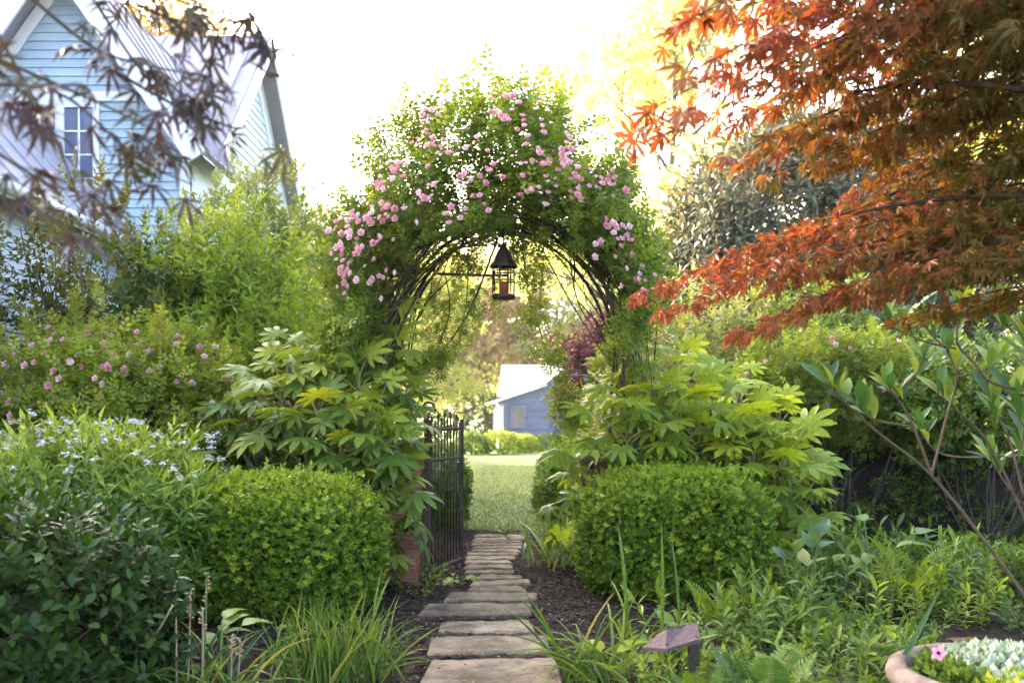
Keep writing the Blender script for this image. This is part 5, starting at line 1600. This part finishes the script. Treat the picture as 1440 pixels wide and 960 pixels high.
def perennial(label, base, n, mat, seed=0, spread=.22, scale=1.0, tm=PER, cat='plant', name='leafy_perennial', lean=.35, tint=(.3, .7)):
    """bushy perennial: each leafy shoot a part"""
    t = thing(name, label, cat, (base[0], base[1], 0.01))
    rs = random.Random(seed)
    ms = [mk_mesh('shoot', d[0], d[1], [mat, 'stem'], d[3], np.clip(d[2] + ti, 0, 1)) for d in tm for ti in np.linspace(tint[0], tint[1], 3)]
    items = []
    for k in range(n):
        x, y = rs.gauss(0, spread), rs.gauss(0, spread * .8)
        axv = np.array([[x / spread * lean * .6 + rs.gauss(0, .15), y / spread * lean * .5 + rs.gauss(0, .15), 1.0]])
        a = rs.uniform(0, 6.28)
        items.append((np.array([base[0] + x, base[1] + y, .0]), frames(axv, np.array([math.cos(a), math.sin(a), .2]))[0], scale * rs.uniform(.6, 1.15)))
    rs.shuffle(ms)
    place(t, 'shoot', ms, items)
    return t


def gpos(px, py):      # point of the ground at that place of the photograph
    Y = H * F / (py - HZ)
    return ((px - CX) / F * Y, Y)


# lower left
strap_clump('lily_turf', 'bright green grassy clump in the bed left of the path', (-1.02, 5.0), 150, .50, .010, el=(62, 88), droop=(.1, .7), spread=.11, seed=1, cat='grass clump')
strap_clump('grass_tuft', 'grassy tuft leaning over the left edge of the path', (-.80, 5.15), 70, .52, .011, el=(35, 80), droop=(.3, 1.4), spread=.09, seed=2, mat='l_strap', cat='grass clump',
            extra=[((-.85, 5.15, .05), P(545, 775, 5.3), None), ((-.8, 5.15, .05), P(530, 785, 5.2), None), ((-.75, 5.1, .05), P(600, 880, 5.0), None)])
strap_clump('arching_strap_plant', 'arching dark strap leaves below the left box hedge', (-1.52, 4.75), 60, .58, .016, el=(25, 65), droop=(.6, 1.9), spread=.12, seed=3, mat='l_strap')
strap_clump('strap_leaf_clump', 'flat strap leaves between the glossy shrub and the dry stalks', (-1.9, 4.6), 40, .45, .015, el=(25, 70), droop=(.5, 1.8), spread=.12, seed=4, mat='l_strap')
broad_clump('broad_leaf_weed', 'low broad leaves under the left box hedge', (-1.35, 5.6), 14, .11, .16, 'l_mid', 5, .15)
broad_clump('dock_plant', 'upright broad leaf plant behind the dry stalks', (-1.72, 5.4), 10, .16, .26, 'l_strap', 6, .10, el=(60, 85))
DRY = [((246, 820), (248, 1000), 'dry flower stalk beside the glossy shrub, leftmost of the upright ones', 4.75), ((268, 830), (262, 1000), 'dry flower stalk second from the glossy shrub', 4.8), ((290, 812), (285, 1000), 'thick green flower stalk with a fresh tip among the dry ones', 4.85),
       ((285, 858), (283, 1000), 'short dry flower stalk in front of the fresh tipped one', 4.7), ((326, 895), (322, 1000), 'short dry seed stalk nearest the grassy clump', 4.7), ((338, 898), (330, 1000), 'dry seed stalk bent to the right beside its twin', 4.72), ((208, 908), (243, 850), 'dry brown stalk lying tilted against the glossy shrub', 4.6)]
for i, (a, b, lab, Y) in enumerate(DRY):
    tp, bs_ = P(*a, Y), P(*b, Y)
    if b[1] > 950: bs_[2] = 0.0
    t = thing('seed_stalk', lab, 'seed stalk', tuple(bs_), 'spent flower stalks')
    MB().tube(bez(bs_, (bs_ + tp) / 2 + np.array([.008, 0, 0]), tp, 8), np.linspace(.007, .004, 8), 6).build('stalk', 'dry' if i not in (2,) else 'stem', t, True)
    rs = random.Random(i)
    for k in range(9):
        f_ = k / 9 * .35
        q_ = tp + (bs_ - tp) * f_ / 1.0 * .8
        a_ = rs.uniform(0, 6.28); o_ = np.array([math.cos(a_), math.sin(a_), .4]) * .016
        MB().tube([q_, q_ + o_ * .7, q_ + o_, q_ + o_ * 1.5], [.0025, .006, .007, .001], 5).build('seed_pod', 'dry', t, True)
    if i == 2:
        for k in range(6):
            a_ = k * 1.05; o_ = np.array([math.cos(a_) * .5, math.sin(a_) * .5, 1]) * .03
            MB().tube([tp, tp + o_ * .6, tp + o_], [.004, .007, .001], 5).build('bud', 'stem', t, True)

# at the gate and behind the right hedge
broad_clump('gate_foot_plant', 'low green leaves at the foot of the open gate', gpos(640, 822), 16, .12, .10, 'l_light', 7, .08, el=(20, 60))
strap_clump('shade_strap_plant', 'dark strap leaves between right hedge and path by the gate', gpos(792, 796), 60, .62, .03, el=(40, 82), droop=(.4, 1.5), spread=.16, seed=8, mat='l_blue')
perennial('leafy clump behind the strap leaves at the lawn end of the path', gpos(775, 765), 26, 'l_mid', 9, .2, 1.0, PER2)
# foreground right
strap_clump('daylily', 'long leaved daylily hanging over the right edge of the path', (.52, 5.05), 60, .62, .013, el=(30, 80), droop=(.5, 1.8), spread=.12, seed=10, mat='l_strap',
            extra=[((.66, 5.3, .1), P(880, 735, 5.1), None), ((.86, 5.35, .1), P(935, 738, 5.2), None), ((.72, 5.3, .1), P(868, 800, 5.2), None), ((1.0, 5.5, .1), P(952, 750, 5.4), None), ((.62, 5.2, .05), P(820, 890, 4.9), None)])
strap_clump('daylily_clump', 'daylily leaves in the lower middle right beside the path light', (.80, 4.55), 55, .50, .012, el=(25, 75), droop=(.6, 1.9), spread=.14, seed=11, mat='l_strap')
broad_clump('heart_leaf_plant', 'bright broad leaves left of the path light', (.56, 5.0), 9, .17, .20, 'l_light', 12, .07, el=(55, 85))
broad_clump('hosta', 'broad leaved hosta behind the path light', (.98, 5.6), 18, .15, .18, 'l_strap', 13, .09, el=(45, 80))
perennial('bushy green perennial right behind the path light', (1.28, 5.55), 34, 'l_mid', 14, .2, 1.0)
perennial('lance leaved perennial under the right end of the box hedge', (1.75, 6.2), 34, 'l_mid', 15, .25, 1.0)
perennial('fresh green perennial between path light and daylily', (.98, 5.1), 30, 'l_light', 16, .16, .8, PER2)
fern('fern below the path light post', (.98, 4.35), 13, .42, 17)
fern('fern at the bottom edge right of the path light', (1.22, 4.5), 13, .42, 18, 'l_strap')
fern('small fern frond rising against the right box hedge', (1.42, 6.35), 9, .40, 19, 'l_light', (60, 85))
broad_clump('variegated_hosta', 'pale edged withering hosta right of the path light', (1.52, 4.9), 14, .17, .16, 'l_blue', 20, .1, el=(30, 75))
broad_clump('withered_hosta', 'yellowing drooping leaves beside the pale edged hosta', (1.45, 5.05), 6, .20, .14, 'l_dead', 21, .1, el=(15, 60))
broad_clump('tall_arum', 'upright arrow leaf plant on tall stalks in the right bed', (2.05, 6.4), 9, .17, .50, 'l_strap', 22, .05, el=(68, 88))
broad_clump('big_arum', 'tall broad leaf plant with one pale folded leaf', (2.62, 6.6), 8, .20, .58, 'l_strap', 23, .06, el=(72, 88))
strap_clump('yucca', 'single broad blue green blade leaning right in front of the pot', (1.60, 4.2), 3, .5, .02, el=(30, 60), droop=(.2, .5), spread=.03, seed=24, mat='l_blue', extra=[((1.58, 4.25, .03), P(1322, 842, 4.1), .80)])
perennial('leafy perennial in front of the pot at the bottom edge', (1.62, 4.35), 34, 'l_mid', 25, .17, .8, PER2)
perennial('mixed green perennial left of the pot rim', (1.82, 4.8), 40, 'l_mid', 26, .2, .85)
perennial('pale green groundcover behind the pot', (2.35, 5.0), 36, 'l_light', 27, .22, .6, PER2)
for i, (x, y, n_, sc, lab, mat, tm_) in enumerate(((2.15, 7.0, 44, 1.0, 'leafy perennial below the whitish hand leaves in the right bed', 'l_mid', PER), (2.75, 7.4, 50, 1.1, 'tall leafy perennial in front of the dark fence', 'l_mid', PER), (3.35, 7.6, 46, 1.1, 'bushy perennial under the long leaved shrub', 'l_mid', PER),
                                                   (3.9, 7.4, 46, 1.2, 'dark leafy perennial at the right picture edge', 'l_mid', PER), (3.0, 6.7, 40, .9, 'light green perennial at the foot of the bare stems', 'l_light', PER), (3.6, 6.5, 34, .9, 'dark low perennial right of the bare stems', 'l_mid', PER2),
                                                   (1.9, 5.5, 40, .9, 'green perennial in the middle of the right bed', 'l_mid', PER2), (2.5, 5.9, 30, .8, 'low perennial beside the bare mulch patch', 'l_mid', PER2), (2.3, 8.2, 34, .9, 'tall shaded perennial beside the right hand leaved shrub', 'l_mid', PER), (3.1, 8.6, 40, 1.25, 'tallest shaded perennial along the dark fence', 'l_mid', PER), (4.3, 8.4, 40, 1.25, 'shaded perennial along the fence nearest the right edge', 'l_mid', PER2))):
    perennial(lab, (x, y), n_, mat, 40 + i, .24, sc, tm_, tint=(.1, .6))
fern('dead brown fern at the right edge behind the pot', (2.95, 5.45), 16, .40, 28, 'l_dead', (5, 70), 'dead fern')
broad_clump('bergenia', 'low rounded leaves between the two ferns and the hosta', (1.38, 4.75), 14, .12, .12, 'l_mid', 61, .12, el=(25, 70))
broad_clump('arrow_leaf_plant', 'arrow leaf plant under the hand leaves at the right hedge end', (2.25, 7.3), 10, .2, .34, 'l_strap', 62, .08, el=(55, 85))
broad_clump('wide_leaf_plant', 'wide leaf plant in front of the bare mulch patch', (2.2, 5.6), 12, .15, .2, 'l_light', 63, .1, el=(40, 80))
fern('fern in the middle of the right bed', (2.0, 6.0), 12, .42, 64, 'l_mid')
fern('fern beside the fence under the bare stems', (3.1, 7.2), 12, .55, 65, 'l_light')
strap_clump('bluebell_clump', 'strap leaves between path light and pot', (1.72, 4.55), 40, .42, .012, el=(25, 80), droop=(.5, 1.8), spread=.12, seed=66, mat='l_strap')
# shaded left middle
perennial('shade plant under the left hand leaved shrub', (-1.1, 7.7), 26, 'l_mid', 29, .18, .9, PER2)
perennial('leafy plants between box hedge and star flowers', (-2.5, 7.6), 50, 'l_ams', 30, .3, 1.3)

# --- path light with a sloped roof-shaped hood
pl = thing('path_light', 'brown metal path light with pitched hood on a square post', 'path light', (.93, 4.8, 0))
A_, B_, C_, K_, L_ = P(903, 909, 4.72), P(937, 912, 4.62), P(983, 898, 4.72), P(982, 875, 4.98), P(935, 885, 5.02)
D_, E_ = P(937, 884, 4.75), P(962, 879, 4.85)
low = [q - np.array([0, 0, .018]) for q in (A_, B_, C_, K_, L_)]
mb = MB(); mb.add([A_, B_, C_, K_, L_, D_, E_] + low, [(0, 1, 5), (1, 2, 6, 5), (2, 3, 6), (3, 4, 5, 6), (4, 0, 5), (0, 7, 8, 1), (1, 8, 9, 2), (2, 9, 10, 3), (3, 10, 11, 4), (4, 11, 7, 0), (7, 11, 10, 9, 8)])
mb.build('hood', 'copper', pl)
sm_ = (A_ + B_ + C_ + K_ + L_) / 5
MB().lathe([(.0, -.03), (.045, -.03), (.05, -.012)], sm_ + np.array([.02, 0, -.01]), 16).build('lens', 'glass', pl, True)
for q in (C_ * .8 + E_ * .2, B_ * .75 + D_ * .25):
    MB().tube([q + np.array([0, -.002, 0]), q + np.array([0, -.008, .002])], .005, 8).build('screw', 'iron', pl, True)
MB().tube([D_, E_], .004, 6).build('ridge_fold', 'copper', pl, True)
MB().box((P(975, 905, 4.84)[0] - .034, 4.806, .30), (P(975, 905, 4.84)[0] + .034, 4.874, .335)).build('collar', 'copper', pl)
pp = P(975, 905, 4.84); MB().box((pp[0] - .026, pp[1] - .026, 0), (pp[0] + .026, pp[1] + .026, .37)).build('post', 'copper', pl)

# --- planter bowl, lower right
PC = np.array([2.12, 3.92, -0.02])
pot = thing('planter_bowl', 'pale terracotta planter bowl with rounded rim in the lower right corner', 'planter', tuple(PC))
MB().lathe([(.0, 0), (.26, 0), (.28, .05), (.36, .20), (.42, .33), (.435, .345), (.47, .35), (.495, .375), (.50, .405), (.487, .435), (.458, .45), (.425, .445), (.402, .42), (.395, .38), (.39, .34)], PC, 40).build('bowl', 'terra', pot, True)
MB().lathe([(.395, .36), (.0, .40)], PC, 30).build('soil', 'soil', pot, True)
GV = [sprig(T_ovate(.4, .06, .1), 12, .11, .035, 65, .003, 640 + s_) for s_ in range(3)]
t = thing('silver_herb', 'white edged herb filling the planter bowl', 'plant', tuple(PC + np.array([0, 0, .38])))
d = leafy_shell(GV, 1500, PC + np.array([.04, .05, .37]), (.31, .29, .11), 1.0, up=1.0, rnd=.5, tint=(.15, .8), p=2, depth=.5, lump=.1, seed=71, zmin=0)
stuff('foliage', d, ['l_grey', 'stem'], t)
t = thing('lime_herb', 'lime green trailing plant at the front of the planter bowl', 'plant', tuple(PC + np.array([-.1, -.25, .38])))
d = leafy_shell(GV, 130, PC + np.array([-.05, -.24, .37]), (.2, .09, .07), 1.0, up=.8, rnd=.5, tint=(.4, 1), p=2, depth=.5, lump=.1, seed=72, zmin=0)
stuff('foliage', d, ['l_light', 'stem'], t)
t = thing('green_herb', 'dark green leaves at the left inside of the planter bowl', 'plant', tuple(PC + np.array([-.28, .05, .38])))
d = leafy_shell(GV, 520, PC + np.array([-.24, .02, .37]), (.11, .24, .06), 1.0, up=.8, rnd=.5, tint=(.2, .8), p=2, depth=.5, lump=.1, seed=73, zmin=0)
stuff('foliage', d, ['l_mid', 'stem'], t)
FP = P(1319, 917, 3.85)
t = thing('pink_flower', 'single pink five petalled flower at the planter rim', 'flower', tuple(FP))
for k in range(5):
    a = k * 2 * math.pi / 5
    pt = T_long(.42, 3, .05, .12, prof=lambda y: max(.08, math.sin(math.pi * min(1, (.1 + y * .8)) ** 1.1)))
    axv = np.array([[math.cos(a), -.25, math.sin(a)]])
    o = obj('petal', mk_mesh('petal', pt[0] * .034, pt[1], 'petal_p', None, pt[2] + .5), t)
    o.matrix_local = Matrix(frames(axv, np.array([0, -1.0, 0.1]))[0].tolist()).to_4x4()
MB().tube([FP + np.array([0, -.012, 0]), FP + np.array([0, .004, 0])], .006, 8).build('centre', 'darkeye', t)
MB().tube(bez(FP, FP + np.array([.0, .03, -.02]), FP + np.array([.04, .05, -.10]), 5), .003, 5).build('stem', 'stem', t)

# ================================================================== thin pale volume added to imitate veiling lens glare
mb = MB(); mb.box((-45, -6, -1.2), (45, 95, 22))
veil_ = obj('veil', mk_mesh('veil', np.concatenate(mb.V), mb.F, 'stem', smooth=False))
veil_.data.materials.clear()
m, nt, out = new_mat('pale_glare')
pv = nt.nodes.new('ShaderNodeVolumePrincipled')
pv.inputs['Color'].default_value = (0.92, 0.93, 0.95, 1)
pv.inputs['Density'].default_value = 0.0005
pv.inputs['Anisotropy'].default_value = 0.35
nt.links.new(pv.outputs[0], out.inputs['Volume'])
veil_.data.materials.append(m)
veil_['kind'] = 'stuff'
veil_['label'] = 'added glare-imitating thin haze hanging over the whole garden'
veil_['category'] = 'veil'
